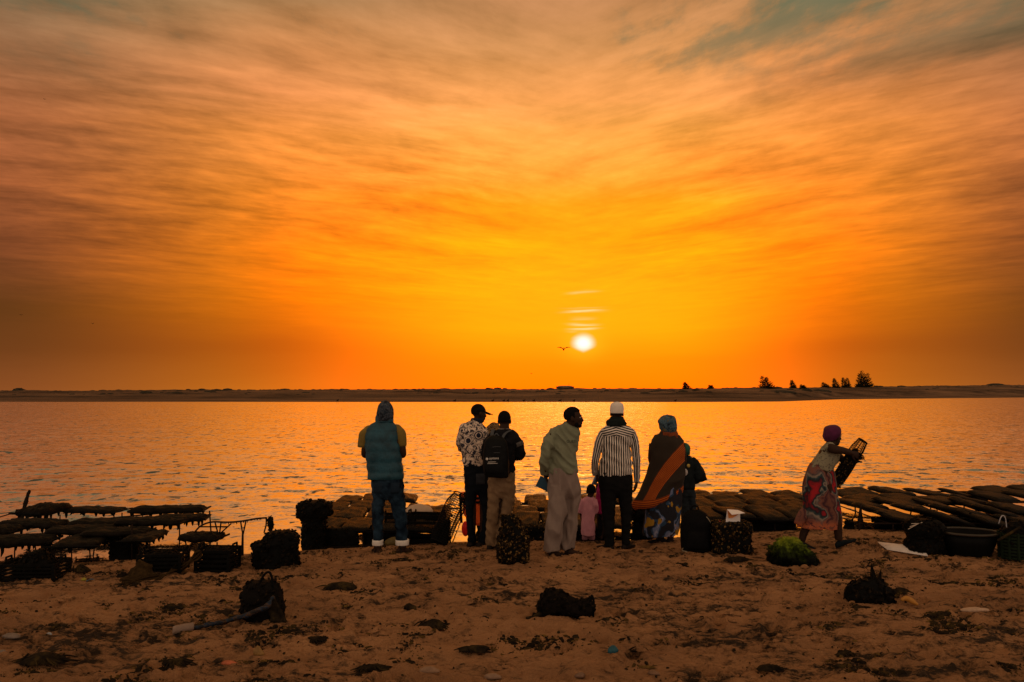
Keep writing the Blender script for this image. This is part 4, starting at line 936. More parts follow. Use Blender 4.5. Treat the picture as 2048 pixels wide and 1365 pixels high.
# ------------------------------------------------------------------ 8, 9: two children
def child(px, py, head, label, colr, full=True, dark=False):
    p = Per(px, py); p.o = at_z(px, py, 0.015); p.o.z = -.01; b = MB(); hd = MB(); s = 0.80; X0 = px
    M, c = head_mb(b, p.P(X0 + 5, head + 11.5), -8, 6, 0, .80); b.grid(p.limb([(X0 + 4, head + 18), (X0 + 2, head + 30)], [.036, .045]))
    b.grid(p.rings([(X0 - 10, X0 + 10, head + 32, .06), (X0 - 10, X0 + 10, head + 60, .07), (X0 - 10, X0 + 10, head + 85, .07)]))
    b.grid(p.limb([(X0 - 11, head + 30), (X0 - 15, head + 45), (X0 - 15, head + 60, .04)], [.032, .027, .019])); b.grid(p.limb([(X0 + 11, head + 30), (X0 + 14, head + 45), (X0 + 13, head + 60, .04)], [.032, .027, .019]))
    hand_mb(hd, p.P(X0 - 15, head + 60, .04), (0, .1, -1), (1, 0, 0), 0, .5, .6); hand_mb(hd, p.P(X0 + 13, head + 60, .04), (0, .1, -1), (-1, 0, 0), 0, .5, .6)
    for dx in (-7, 7): b.grid(p.limb([(X0 + dx, head + 80), (X0 + dx, py - 8), (X0 + dx, py - 4)], [.05, .036, .034])); foot_mb(b, p.P(X0 + dx, py - 5), (0, 1, 0), .6)
    o = body(label, 'person', p, b, hands=hd, vox=.007); hair_cap(c, M, o, .80, puff=1.03)
    cm = mat('child_cloth', colr, .9, .15, 10, .2, 80)
    h = MB(); h.grid(p.rings([(X0 - 15, X0 + 13, py - 11, .10), (X0 - 14, X0 + 12.5, py - 35, .095), (X0 - 12, X0 + 12, py - 60, .085), (X0 - 11.5, X0 + 12.5, head + 36, .08), (X0 - 10, X0 + 13, head + 27, .065), (X0 - 3, X0 + 8, head + 23, .045)], 5, n=28))
    h.grid(p.limb([(X0 - 10, head + 29), (X0 - 14.5, head + 42), (X0 - 15, head + 55, .03)], [.040, .040, .036])); h.grid(p.limb([(X0 + 11, head + 29), (X0 + 14, head + 42), (X0 + 13.5, head + 55, .03)], [.040, .038, .034]))
    garment('tunic', h, cm, o, .009, .012, 11, 5, 7)
    j = MB(); [j.grid(p.rings([(X0 + dx - 6.5, X0 + dx + 6.5, py - 26, .05), (X0 + dx - 6.5, X0 + dx + 6, py - 10, .05), (X0 + dx - 6, X0 + dx + 5.5, py - 2, .048)], 3)) for dx in (-7, 7)]
    garment('trousers', j, mat('child_trousers', tuple(q * .5 for q in colr) if not dark else (.012, .012, .016), .9), o, .010, .004)
child(1177, 1082, 971, 'small child in a long lilac tunic seen between the two men', (.60, .27, .33))
def child_magenta():
    p = Per(1207, 1079); p.o = at_z(1207, 1078, .01); p.o.z = -.02; b = MB(); hd = MB()
    M, c = head_mb(b, p.P(1207, 942), 10, 0, 0, .85); b.grid(p.limb([(1207, 950), (1207, 966)], [.045, .055])); b.grid(p.rings([(1196, 1218, 968, .07), (1197, 1218, 1000, .08), (1197, 1218, 1030, .08)]))
    for q in (-1, 1):
        b.grid(p.limb([(1207 + q * 11, 968), (1207 + q * 10, 990, .06), (1207 + q * 5, 1000, .14)], [.036, .03, .02])); hand_mb(hd, p.P(1207 + q * 5, 1000, .14), (-q, .4, 0), (0, -1, 0), 0, .5, .75)
        b.grid(p.limb([(1207 + q * 6, 1020), (1207 + q * 6, 1060), (1207 + q * 5, 1072)], [.06, .045, .04])); foot_mb(b, p.P(1207 + q * 5, 1070), (0, 1, 0), .8)
    o = body('child in a magenta dress largely hidden behind the man in black trousers', 'person', p, b, hands=hd); hair_cap(c, M, o, .85)
    h = MB(); h.grid(p.rings([(1190.5, 1222, 1026, .11), (1191.5, 1221, 1005, .10), (1193, 1220, 985, .095), (1195, 1219, 970, .085), (1202, 1213, 960, .05)], 5)); garment('dress', h, mat('magenta_cloth', (.33, .010, .115), .85, .15, 8), o, .011, .008, 9, 5)
    j = MB(); [j.grid(p.rings([(a, a + 12, 1018, .06), (a, a + 11, 1050, .055), (a + .5, a + 10.5, 1074, .05)])) for a in (1195, 1208)]; garment('trousers', j, BLACKCLOTH, o, .011, .005)
child_magenta()

# ------------------------------------------------------------------ 10: woman walking with a bag of oysters
def woman_walking():
    p = Per(1655, 1096); b = MB(); hd = MB()
    M, c = head_mb(b, p.P(1668, 872, .0), 68, -8, 0, .98)
    b.grid(p.limb([(1665, 882), (1657, 900)], [.055, .07])); b.grid(p.rings([(1642, 1672, 900, .12), (1634, 1674, 918, .12), (1625, 1664, 938, .12), (1615, 1666, 965, .13)]))
    b.grid(p.limb([(1658, 895, -.14), (1669, 899, -.20), (1682, 901, -.22), (1695, 904, -.18), (1704, 907, -.12)], [(.058, .058), (.056, .056), (.046, .046), (.040, .040), (.028, .028)]))
    b.grid(p.limb([(1662, 897, .12), (1676, 912, .14), (1690, 922, .14), (1703, 918, .06), (1708, 915, .0)], [.055, .050, .042, .038, .028]))
    hand_mb(hd, p.P(1703, 907, -.12), (.85, .25, -.25), (.2, 1, -.2), 0, .9, 1.08, -1); hand_mb(hd, p.P(1707, 916, .02), (.7, -.5, .2), (0, -1, 0), 0, .9, 1.05, 1)
    b.grid(p.limb([(1630, 970, .06), (1622, 1030, .07), (1608, 1065, .05), (1604, 1082, .04)], [.10, .065, .050, .040])); b.grid(p.limb([(1648, 970, -.06), (1670, 1028, -.08), (1676, 1062, -.08), (1677, 1080, -.08)], [.10, .065, .052, .042]))
    foot_mb(b, p.P(1606, 1085, .04), Vector((.95, -.15, -.14)), 1.0); foot_mb(b, p.P(1679, 1082, -.08), Vector((.90, -.1, .42)), .94)
    o = body('woman in a purple headwrap and swirl print skirt striding with a mesh bag', 'person', p, b, hands=hd); eyes(M, c, o)
    k = MB(); k.grid(p.rings([(1651, 1672, 880, .10, 0, 4), (1648, 1678, 872, .125, 0, 3), (1648, 1680, 864, .13, 0, 1), (1650, 1679, 857, .115), (1656, 1674, 852, .07), (1662, 1668, 850.5, .012)], 4)); garment('headwrap', k, mat('purple_wrap', (.085, .010, .050), .85, .35, 10), o, None, .008, 9, 12)
    top = pmat('pale_spotted_cotton', lambda t: t.mix(t.smooth(t.noise(t.coord(), 34, 3, .6, .8), .56, .6), (.25, .225, .145), (.045, .04, .035)), .9)
    h = MB(); h.grid(p.rings([(1621, 1664, 940, .135, 0, -5), (1625, 1667, 930, .14, 0, -4), (1630, 1674, 921, .145, 0, -3), (1636, 1678, 911, .145), (1641, 1674, 901, .13, 0, 2), (1648, 1668, 891, .10, 0, 2), (1654, 1667, 886, .06)], 5)); h.grid(p.limb([(1657, 893, -.11), (1663, 898, -.17)], [.066, .066], 4)); garment('blouse', h, top, o, .011, .008, 9, 9, 5)
    def swirl(t):
        co = t.coord(); x, y, z = t.sep(co); w = t.vmath('ADD', co, t.vmath('SCALE', t.noise(co, 3.4, 3, .5, out='Color'), 0)); w.s.node.inputs[1].links[0].from_node.inputs['Scale'].default_value = .5
        f2 = t.noise(t.mapping(w, loc=(5, 2, 1)), 22, 3, .6); wx, wy, wz = t.sep(w)
        n0 = t.noise(t.mapping(w, scale=(1, .25, .5), loc=(1.7, 0, .6)), 5, 2, .5, .8)
        def drop(px, py, a_, b_, tilt):      # one big printed drop with its outline bands
            c = p.P(px, py); dx = (wx - c.x - .25) / (a_ * p.m) ; dz = (wz - c.z - .25) / (b_ * p.m)
            return t.math('SQRT', (dx - dz * tilt) * (dx - dz * tilt) + dz * dz) + (n0 - .5) * .5
        d = t.math('MINIMUM', drop(1621, 984, 12, 34, .25), t.math('MINIMUM', drop(1660, 960, 9, 22, -.3), drop(1668, 1020, 8, 20, .2)))
        cc = t.ramp(d * .4, [(.20, (.36, .012, .018)), (.30, (.20, .010, .016)), (.35, (.012, .010, .016)), (.42, (.03, .06, .065)), (.47, (.26, .20, .15)), (.53, (.10, .075, .07)), (.62, (.20, .075, .05)), (.74, (.045, .014, .022)), (.9, (.16, .06, .04))])
        cc = t.mix(t.smooth(f2, .56, .62) * .55, cc, (.030, .018, .020))
        warm = t.smooth(z, .36, .26); return t.mix(warm * t.smooth(f2, .40, .50) * .85, cc, (.46, .12, .045))
    j = MB(); j.grid(p.rings([(1596, 1682, 1056, .17, 0, -2), (1602, 1681, 1048, .175, 0, -1), (1606, 1680, 1030, .175), (1608, 1677, 1005, .17), (1608, 1673, 985, .165), (1609, 1670, 965, .16, 0, 1), (1613, 1667, 948, .15, 0, 2), (1619, 1663, 936, .135, 0, 0), (1623, 1661, 930, .125, 0, -3)], 6, n=44)); garment('skirt', j, pmat('swirl_print_skirt', swirl, .85), o, None, .020, 7, 1.8, 33, .4)
    fl = MB(); fl.grid(p.limb([(1610, 1020, -.12), (1602, 1036, -.14), (1595, 1050, -.15)], [(.02, .06), (.03, .075), (.02, .06)], 5)); garment('skirt_tail', fl, pmat('swirl_print_tail', swirl, .85), o, None, .008, 14, 4)
    for a, t_ in (((1606, 1085, .04), Vector((.95, -.15, -.14))), ((1679, 1082, -.08), Vector((.90, -.1, .42)))): shoe('shoe', p.P(*a), t_, o, mat('dark_rubber', (.010, .014, .017), .8, .3, 20), 1.0)
    return p
WALK = woman_walking()
# ================================================================== oyster gear
MESHBAG = pmat('black_mesh_plastic', lambda t: (lambda co: (
    t.mix(t.math('MAXIMUM', t.smooth(t.math('SINE', t.sep(co)[0] * 215), .1, .7), t.smooth(t.math('SINE', t.sep(co)[1] * 215), .1, .7)),
          t.ramp(t.noise(co, 14, 4, .65), [(.38, (.007, .005, .003)), (.6, (.022, .014, .007)), (.76, (.055, .036, .018))]), (.010, .008, .006)),
    t.bump(t.math('MAXIMUM', t.math('SINE', t.sep(co)[0] * 215), t.math('SINE', t.sep(co)[1] * 215)) * .5 + t.noise(co, 18, 4, .6) * 1.6, .7, .012)))(t.coord()), .42, .42)
DARKM = mat('weathered_black_plastic', (.005, .005, .0045), .7, .4, 16, .4, 60, .15)
STEEL = mat('rusted_rebar', (.022, .014, .010), .75, .5, 40, .5, 160, .3)
OYST = pmat('oyster_shell_gold_lit', lambda t: (t.ramp(t.noise(t.pos(), 34, 3, .7), [(.40, (.003, .002, .0015)), (.50, (.010, .006, .003)), (.57, (.060, .034, .010)), (.66, (.26, .15, .045)), (.76, (.50, .33, .14))]), t.bump(t.noise(t.pos(), 150, 3, .7), .6, .006)), .5, .25)  # mottled shell, its golden highlights put into the lightest ramp colours
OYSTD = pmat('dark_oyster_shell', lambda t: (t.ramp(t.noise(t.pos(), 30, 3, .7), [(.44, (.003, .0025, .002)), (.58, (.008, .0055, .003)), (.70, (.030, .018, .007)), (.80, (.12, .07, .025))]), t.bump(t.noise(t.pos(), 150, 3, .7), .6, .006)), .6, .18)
WEED = pmat('dry_seaweed', lambda t: t.ramp(t.noise(t.pos(), 9, 3, .7), [(.35, (.008, .006, .004)), (.52, (.020, .014, .008)), (.68, (.055, .036, .012))]), .9, .15)
rnd = random.Random(21)

def shell(mb, c, n, r, rn=rnd):
    """One oyster: a lopsided, cupped flake lying along the normal n."""
    n = (Vector(n) + Vector((rn.gauss(0, .5), rn.gauss(0, .5), rn.gauss(0, .5)))).normalized(); u = n.orthogonal().normalized(); v = n.cross(u); a0 = rn.uniform(0, 6.28); el = rn.uniform(.55, .9)
    k = 6; out = []; mid = []
    for i in range(k):
        a = a0 + 2 * math.pi * i / k; q = r * rn.uniform(.8, 1.2)
        d = u * (math.cos(a) * q) + v * (math.sin(a) * q * el)
        out.append(Vector(c) + d - n * r * .12); mid.append(Vector(c) + d * .55 + n * r * rn.uniform(.22, .4))
    V = out + mid + [Vector(c) + n * r * .42]
    Fc = [(i, (i + 1) % k, k + (i + 1) % k, k + i) for i in range(k)] + [(k + i, k + (i + 1) % k, 2 * k) for i in range(k)]
    mb.add(V, Fc)
def shells_over(me, count, r, parent, name='oyster_crust', m=None, lo=-1e9, seed=1, jut=.0):
    """Oysters grown over a mesh, placed on its faces by area."""
    rn = random.Random(seed); polys = [p for p in me.polygons if p.center.z > lo]; w = [p.area for p in polys]; mb = MB()
    for p in rn.choices(polys, w, k=count):
        vs = [me.vertices[i].co for i in p.vertices]; a, b = rn.random(), rn.random()
        c = (vs[0] * (1 - a) + vs[1] * a) * (1 - b) + (vs[-1] * (1 - a) + vs[2 if len(vs) > 2 else 1] * a) * b
        shell(mb, c + p.normal * rn.uniform(0, jut + r * .3), p.normal, r * rn.uniform(.6, 1.35), rn)
    o = mb.build(name, m or OYST, parent, False); o['kind'] = 'stuff'; return o

def lump_mesh(name, prof, squash=1.0, amp=.03, seed=0, n=22, k=4, pw=2.4):
    """Loft of (z, rx, ry, cx, cy) rows with a rough surface."""
    rows = spline([tuple(r) + (0,) * (5 - len(r)) for r in prof], k); rings = []
    for z, rx, ry, cx, cy in rows:
        ring = []
        for j in range(n):
            t_ = 2 * math.pi * j / n; cs, sn = math.cos(t_), math.sin(t_)
            x = rx * math.copysign(abs(cs) ** (2 / pw), cs); y = ry * math.copysign(abs(sn) ** (2 / pw), sn)
            f = 1 + amp / max(rx, .03) * float(fbm(x * 9 + seed, y * 9, z * 9, 3)); ring.append((cx + x * f, cy + y * f, z))
        rings.append(ring)
    return MB().grid(rings).mesh(name)

# ------------------------------------------------------------------ mesh bags full of oysters
def bag_mesh(L, Wd, H, seed):
    nx, ny = 22, 16; rings = []; rn = random.Random(seed)
    for side in (1, -1):
        pass
    V = []; Fc = []; idx = {}
    for s_ in (1, -1):
        for i in range(nx + 1):
            for j in range(ny + 1):
                u, v = 2 * i / nx - 1, 2 * j / ny - 1
                edge = (i in (0, nx)) or (j in (0, ny))
                if s_ == -1 and edge: idx[(s_, i, j)] = idx[(1, i, j)]; continue
                b = (max(0, 1 - abs(u) ** 7) ** .5) * (max(0, 1 - abs(v) ** 7) ** .5)
                lump = 1 + .10 * float(fbm(u * 2.1 + seed * 1.7, v * 1.7, s_, 3))
                x = u * Wd / 2 * (1 - .05 * v * v); y = v * L / 2 * (1 - .06 * u * u)
                z = s_ * H / 2 * b * lump * (1.1 if s_ > 0 else .8) + .012 * float(perlin(u * 2, v * 2, seed))
                idx[(s_, i, j)] = len(V); V.append((x, y, z))
    for s_ in (1, -1):
        for i in range(nx):
            for j in range(ny):
                f = (idx[(s_, i, j)], idx[(s_, i + 1, j)], idx[(s_, i + 1, j + 1)], idx[(s_, i, j + 1)])
                Fc.append(f if s_ > 0 else f[::-1])
    me = bpy.data.meshes.new('oyster_bag'); me.from_pydata(V, [], Fc); me.materials.append(MESHBAG); me.polygons.foreach_set('use_smooth', [True] * len(me.polygons)); me.update()
    return me
BAGS = [bag_mesh(.76, .405, .085, k) for k in range(6)]
RAGM = mat('fouled_mesh_plastic', (.0075, .0055, .0035), .55, .6, 12, .7, 40, .30)
RAGS = []
for k in range(4):
    me = BAGS[k].copy(); me.materials.clear(); me.materials.append(RAGM); n_ = len(me.vertices); co = np.empty(n_ * 3); me.vertices.foreach_get('co', co); co = co.reshape(-1, 3)
    d_ = fbm(co[:, 0] * 14 + k * 3, co[:, 1] * 14, co[:, 2] * 20, 3); co[:, 2] += .014 * d_; co[:, 0] *= 1 + .05 * d_; co[:, 1] += .018 * d_ * np.sign(co[:, 1]); me.vertices.foreach_set('co', co.ravel()); me.update(); RAGS.append(me)
BARM = MB().tube([(-.24, 0, 0), (.24, 0, 0)], .012, 6).mesh('closing_bar'); BARM.materials.append(DARKM)
def bag(x, y, z, label, group, yaw=0, tx=0, ty=0, sc=(1, 1, 1), k=None, bar=True):
    o = bpy.data.objects.new('oyster_bag', RAGS[rnd.randrange(4)] if group.endswith('left racks') else BAGS[k if k is not None else rnd.randrange(6)]); COL.objects.link(o)
    o.location = (x, y, z); o.rotation_euler = (R(tx), R(ty), R(yaw)); o.scale = sc; tag(o, label, 'oyster bag', group)
    if bar:
        b = bpy.data.objects.new('closing_bar', BARM); COL.objects.link(b); b.parent = o; b.location = (0, -.375, .004)
    return o
ORD = ['first', 'second', 'third', 'fourth', 'fifth', 'sixth', 'seventh', 'eighth', 'ninth', 'tenth', 'eleventh', 'twelfth']

def rack(x0, x1, y0, y1, z, label, legs=True, nleg=3, sway=0):
    o = empty('oyster_rack', ((x0 + x1) / 2, (y0 + y1) / 2, -.15), 0, label, 'rack', 'steel racks standing in the shallows')
    cx, cy = (x0 + x1) / 2, (y0 + y1) / 2; zz = z + .15
    for y in (y0, y1):
        MB().tube([(x0 - cx, y - cy, zz), (x1 - cx, y - cy, zz + sway)], .013, 7).build('rail', STEEL, o)
    for i in range(nleg + 1):
        x = x0 + (x1 - x0) * i / nleg - cx
        MB().tube([(x, y0 - cy, zz - .013), (x, y1 - cy, zz - .013)], .010, 6).build('crossbar', STEEL, o)
        for y in (y0, y1):
            e = rnd.uniform(-.04, .04)
            MB().tube([(x, y - cy, zz), (x + e, y - cy, -.15)], .012, 7).build('leg', STEEL, o)
    return o

# the middle racks: rows from the water's far side towards the beach
def rows_of_bags(rows, z, where, group, wide=1.0, loose=1.0):
    """rows: (distance, [pixel centres], yaw, tilt); each bag lies at its own distance on the rack."""
    names = ['back row', 'second row', 'third row', 'fourth row', 'fifth row']
    for r, (Y, pxs, yaw, tx) in enumerate(rows):
        rn_ = names[r] if r < len(rows) - 1 or len(rows) < 3 else 'front row'
        for i, q in enumerate(pxs):
            px, dz, ty = (q + (0, 0))[:3] if isinstance(q, tuple) else (q, 0, 0)
            x = (px - 1024) / F * Y
            lab = f"{where}, {ORD[i]} from the left in the {rn_}"
            bag(x, Y + rnd.uniform(-.04, .04), z + dz + rnd.uniform(-.012, .012), lab, group, yaw + rnd.uniform(-5, 5) * loose, tx + rnd.uniform(-2, 2) * loose, ty + rnd.uniform(-4, 4) * loose, (wide * rnd.uniform(.94, 1.06), rnd.uniform(.92, 1.04), rnd.uniform(.85, 1.25)))
MG = 'oyster bags on the racks in the shallows'
rack(-2.66, -.86, 11.15, 13.4, .155, 'low steel rack standing behind the man in the teal vest')
rows_of_bags([(14.0, [702, (752, .02), (815, .03, 8)], 4, 2), (13.1, [672, 728, 783, (838, -.05), (880, -.07)], 3, 3), (12.25, [(655, -.02), 706, 764, 822, (874, -.04)], -2, 5), (11.4, [(661, -.02), 722, (785, .01), (846, .02)], -4, 6)], .215, 'Flat bag behind the man in the vest', MG)
rack(-.02, 2.0, 11.6, 13.9, .15, 'low steel rack standing behind the man in the sage sweatshirt')
rows_of_bags([(14.1, [1012, 1070, 1128, 1186, 1243], 0, 2), (13.3, [1020, 1080, 1140, 1202, 1262], 0, 4), (12.5, [(1050, .0), 1112, 1172, 1236], 0, 6), (11.8, [(1052, .0), (1108, .01), (1166, .0), (1230, .0)], 0, 8)], .21, 'Plump bag behind the man in grey trousers', MG)
rack(2.72, 4.45, 11.9, 13.9, .22, 'low steel rack standing behind the black backpack on the sand')
rows_of_bags([(14.1, [1395, (1452, .01), (1512, .02), (1572, -.02)], 8, 3), (13.35, [1388, (1445, .01), (1505, .03, -5), (1566, .01, 5)], 10, 4), (12.7, [1404, 1466, (1528, .03), (1590, 0, 6)], 12, 6), (12.1, [(1398, .01), (1462, 0), (1526, -.01), (1590, -.01)], 12, 6)], .27, 'Sagging bag beyond the pale folded paper', MG, 1.1, 1.5)
rack(5.0, 7.4, 11.6, 14.0, .20, 'long sagging rack standing behind the crusted baskets on the right', nleg=5)
rows_of_bags([(14.4, [1706, (1775, .03, 5), (1848, .01, 7), (1918, -.03, 8)], 16, 3), (13.6, [(1725, .01), (1798, .02, 6), (1872, .0, 7), (1946, -.04, 8)], 18, 4), (12.9, [(1715, .01), (1790, .03, 7), (1866, .01, 8), (1942, -.02, 9), (2018, -.05, 9)], 20, 5),
              (12.2, [(1752, .02, 7), (1830, .03, 8), (1910, .0, 9), (1990, -.03, 9)], 20, 6), (11.7, [(1800, .0, 8), (1880, -.005, 9), (1962, -.03, 9), (2040, -.05, 9)], 22, 6)], .265, 'Slumped bag beyond the white sheet', MG, 1.42, 2.0)
rack(7.6, 9.4, 13.2, 14.6, .28, 'far rack standing in the water at the right edge')
rows_of_bags([(14.6, [(1985, 0, -4), (2052, .02)], 18, 4), (13.9, [(1975, -.02), (2046, 0)], 20, 5)], .30, 'Dark bag on the far right rack', MG, 1.35)

# the racks on the left: bags seen nearly edge-on, read one by one
LG = 'oyster bags on the left racks'
for lab, x0, x1, y0, y1, Y, ty, sc in (
        ('Humped bag beside the upright weathered stick', 56, 121, 1009, 1033, 11.6, 6, (1.02, 1.0, 1.5)),
        ('Thin bag tilted up to the right near the stick', 128, 251, 1012, 1030, 11.9, -11, (1, 1, .8)),
        ('Thick dark bag farthest out on the left racks', 260, 413, 1010, 1030, 11.9, 7, (1, 1, 1)),
        ('Bag whose raised end sticks out over open water', 303, 415, 1026, 1049, 11.0, -9, (1, 1, .9)),
        ('Broad bag beside a spot of red on its end', 234, 373, 1032, 1055, 10.7, -4, (1, 1, 1.0)),
        ('Sunken bag showing its woven mesh', 142, 256, 1036, 1056, 10.9, -3, (1, 1, .9)),
        ('Bag under the stick at the left border', 2, 134, 1036, 1060, 10.9, -6, (1, 1, 1.1)),
        ('Bag wedged in the middle of the left pile', 98, 234, 1049, 1072, 10.4, -4, (1, 1, 1.0)),
        ('Bag resting behind the square black stack', 168, 300, 1054, 1076, 10.2, -6, (1, 1, .9)),
        ('Large dark bag in front at the left border', -40, 107, 1066, 1099, 9.95, -2, (1, 1, 1.25)),
        ('Drooping bag left of the square black stack', 118, 216, 1073, 1093, 9.95, -5, (1, 1, .9)),
        ('Small bag right of the square black stack', 258, 327, 1061, 1084, 10.1, -10, (1, 1, .8)),
        ('Bag lying flat left of the others at the border', -70, 40, 1050, 1072, 10.5, -5, (1, 1, 1.1))):
    a, b = at_y(x0, (y0 + y1) / 2, Y), at_y(x1, (y0 + y1) / 2, Y); c = (a + b) / 2
    wd = (b - a).length
    bag(c.x, Y, c.z, lab, LG, 90 + rnd.uniform(-12, 12) if wd > .62 else rnd.uniform(-10, 10), 0, 0, (sc[0], wd / .78 if wd > .62 else 1, sc[2] * 1.05) if wd > .62 else (wd / .46, 1, sc[2]))
    COL.objects[-1].name if False else None
    o = bpy.data.objects[[k for k in bpy.data.objects.keys() if k.startswith('oyster_bag')][-1]] if False else None
def trestle(pts_top, legs, label, name='rebar_trestle'):
    A = Vector(pts_top[0]); o = empty(name, (A.x, A.y, 0), 0, label, 'rack', 'bent steel trestles on the left')
    MB().tube([Vector(q) - Vector((A.x, A.y, 0)) for q in spline(pts_top, 5)], .011, 7).build('rail', STEEL, o)
    for q in legs: MB().tube([Vector(r) - Vector((A.x, A.y, 0)) for r in q], .0095, 6).build('leg', STEEL, o)
    return o
def ypt(px, py, Y): return at_y(px, py, Y)
def legs_at(lst, Y, base=-.12):
    out = []
    for (x0, y0, x1, dy) in lst:
        a = ypt(x0, y0, Y + dy); b = ypt(x1, y0 + 40, Y + dy); out.append([a, (b.x, b.y, base)])
    return out
trestle([ypt(-30, 1072, 10.6), ypt(120, 1066, 10.6), ypt(300, 1050, 10.6), ypt(418, 1030, 10.6)], legs_at([(105, 1088, 106, -.4), (113, 1085, 106, -.4), (125, 1085, 119, -.3), (144, 1080, 143, -.2), (178, 1085, 182, -.3), (190, 1085, 184, -.3), (292, 1078, 296, -.2), (301, 1076, 295, -.2), (359, 1040, 360, 0), (264, 1050, 265, -.6), (30, 1090, 28, -.3), (70, 1090, 75, -.3)], 10.6), 'rusty steel trestle carrying the left pile of oyster bags')
trestle([ypt(40, 1055, 11.7), ypt(250, 1034, 11.9), ypt(330, 1026, 11.9)], legs_at([(228, 1022, 228, 0), (244, 1026, 243, 0), (262, 1026, 261, 0), (120, 1030, 120, 0)], 11.8), 'rear steel trestle carrying the thin bags by the stick')
q = MB(); rw = random.Random(9)
for b_ in [o for o in bpy.data.objects if o.name.startswith('oyster_bag') and o.get('group', '').endswith('left racks')]:
    q = MB(); M_ = b_.matrix_basis
    for _ in range(16):
        x, y = rw.uniform(-.2, .2), rw.uniform(-.34, .34); L_ = rw.uniform(.02, .10); q.tube([(x, y, -.01), (x + rw.uniform(-.01, .01), y, -.02 - L_ * .6), (x + rw.uniform(-.015, .015), y + rw.uniform(-.01, .01), -.02 - L_)], [.022, .016, .005], 5)
    w_ = q.build('hanging_weed', OYSTD, b_, False); w_['kind'] = 'stuff'
t2 = trestle([ypt(388, 1066, 9.9), ypt(402, 1052, 9.9), ypt(424, 1044.5, 9.9), ypt(455, 1045, 9.9), ypt(482, 1043, 9.9), ypt(512, 1038, 9.9), ypt(533, 1036, 9.9)],
              [[ypt(533, 1036, 9.9), ypt(532, 1052, 9.9), ypt(528, 1066, 9.9)], [ypt(481, 1043, 9.9), ypt(485, 1066, 9.9), ypt(484, 1090, 9.9), ypt(483, 1112, 9.9)], [ypt(492, 1042, 9.9), ypt(486, 1070, 9.9), ypt(486, 1112, 9.9)], [ypt(419, 1022, 9.9), ypt(422, 1066, 9.9)],
               [ypt(430, 1045, 9.9), ypt(436, 1068, 9.9)], [ypt(442, 1045, 9.9), ypt(439, 1068, 9.9)], [ypt(398, 1054, 9.9), ypt(455, 1054, 9.9)], [ypt(440, 1068, 9.9), ypt(462, 1048, 9.9)], [ypt(371, 1084, 9.8), ypt(376, 1112, 9.8)], [ypt(384, 1086, 9.8), ypt(377, 1112, 9.8)], [ypt(420, 1085, 9.8), ypt(420, 1112, 9.8)], [ypt(434, 1085, 9.8), ypt(435, 1112, 9.8)]],
              'arched bare steel trestle with weed hanging from its rail')
q = MB()
for i in range(46):
    x = rnd.uniform(452, 534); y = np.interp(x, [452, 482, 512, 533], [1045, 1043, 1038, 1036.5]); L = rnd.uniform(1.5, 6) if x < 500 else rnd.uniform(1, 4)
    q.tube([ypt(x, y, 9.9), ypt(x + rnd.uniform(-.6, .6), y + L, 9.9)], [.006, .003], 5)
o = q.build('hanging_weed', WEED); o.data.transform(Matrix.Translation((-t2.location.x, -t2.location.y, 0))); o.parent = t2; o['kind'] = 'stuff'
a, b = at_y(362, 1075, 9.85), at_y(446, 1075, 9.85)
bag((a.x + b.x) / 2, 9.85, a.z, 'Torn bag lying under the arched bare trestle', LG, 84, 0, 0, (.9, .66, 1.1))
c = ypt(541, 1034, 9.9); o = empty('mussel_rope', (c.x, c.y, 0), 0, 'small cluster of mussels hanging beside the arched trestle', 'mussel cluster')
MB().tube([ypt(533, 1036, 9.9) - Vector((c.x, c.y, 0)), ypt(538, 1033, 9.9) - Vector((c.x, c.y, 0)), ypt(541, 1035, 9.9) - Vector((c.x, c.y, 0))], .003, 5).build('cord', STEEL, o)
lm = lump_mesh('cluster', [(ypt(0, 1063, 9.9).z, .006, .006), (ypt(0, 1058, 9.9).z, .022, .022), (ypt(0, 1048, 9.9).z, .040, .035), (ypt(0, 1038, 9.9).z, .034, .03), (ypt(0, 1033, 9.9).z, .01, .01)], 1, .012, 3, 12, 3); link('cluster', lm, OYSTD, o); shells_over(lm, 60, .016, o, m=OYSTD)
# weathered stick
b0 = at_z(38, 1062, 0); y0 = b0.y + 1.2
o = MB().tube(spline([at_y(37, 1068, y0), at_y(41, 1048, y0), at_y(47, 1020, y0), at_y(53, 998, y0), at_y(60, 981, y0)], 4), list(np.linspace(.045, .020, 17)), 8).mesh('wooden_stake')
fold(o, .012, 12, 12, 2); o = link('wooden_stake', o, mat('rotten_wood', (.014, .010, .007), .9, .4, 20, .6, 60)); tag(o, 'weathered wooden stake leaning out of the left racks', 'stake')
for a_, b_ in (((52, 1002), (58, 1004)), ((50, 1010), (45, 1006)), ((55, 992), (60, 993))): MB().tube([at_y(*a_, y0), at_y(*b_, y0)], [.008, .003], 5).build('twig', STEEL, o)
for pts, lab in (([(-20, 1040), (15, 1030), (40, 1023)], 'thin bent rod reaching from the left border to the stake'), ([(1721, 1058), (1720.5, 1030), (1722, 1008)], 'dark upright stake beside the walking woman')):
    Y = 11.2 if pts[0][0] < 100 else 12.2; th = .008 if pts[0][0] < 100 else .04
    rr = th if th < .02 else [.055, .05, .04, .03, .022, .018, .012]
    sp = spline([at_y(*q, Y) for q in pts], 3); lo_ = Vector(sp[0]); lo_.z = min(lo_.z, -.05); sp = [lo_] + sp[1:] if th > .02 else sp
    tag(MB().tube(sp, rr if hasattr(rr, '__len__') else [rr] * len(sp), 7).build('stake', STEEL), lab, 'stake')

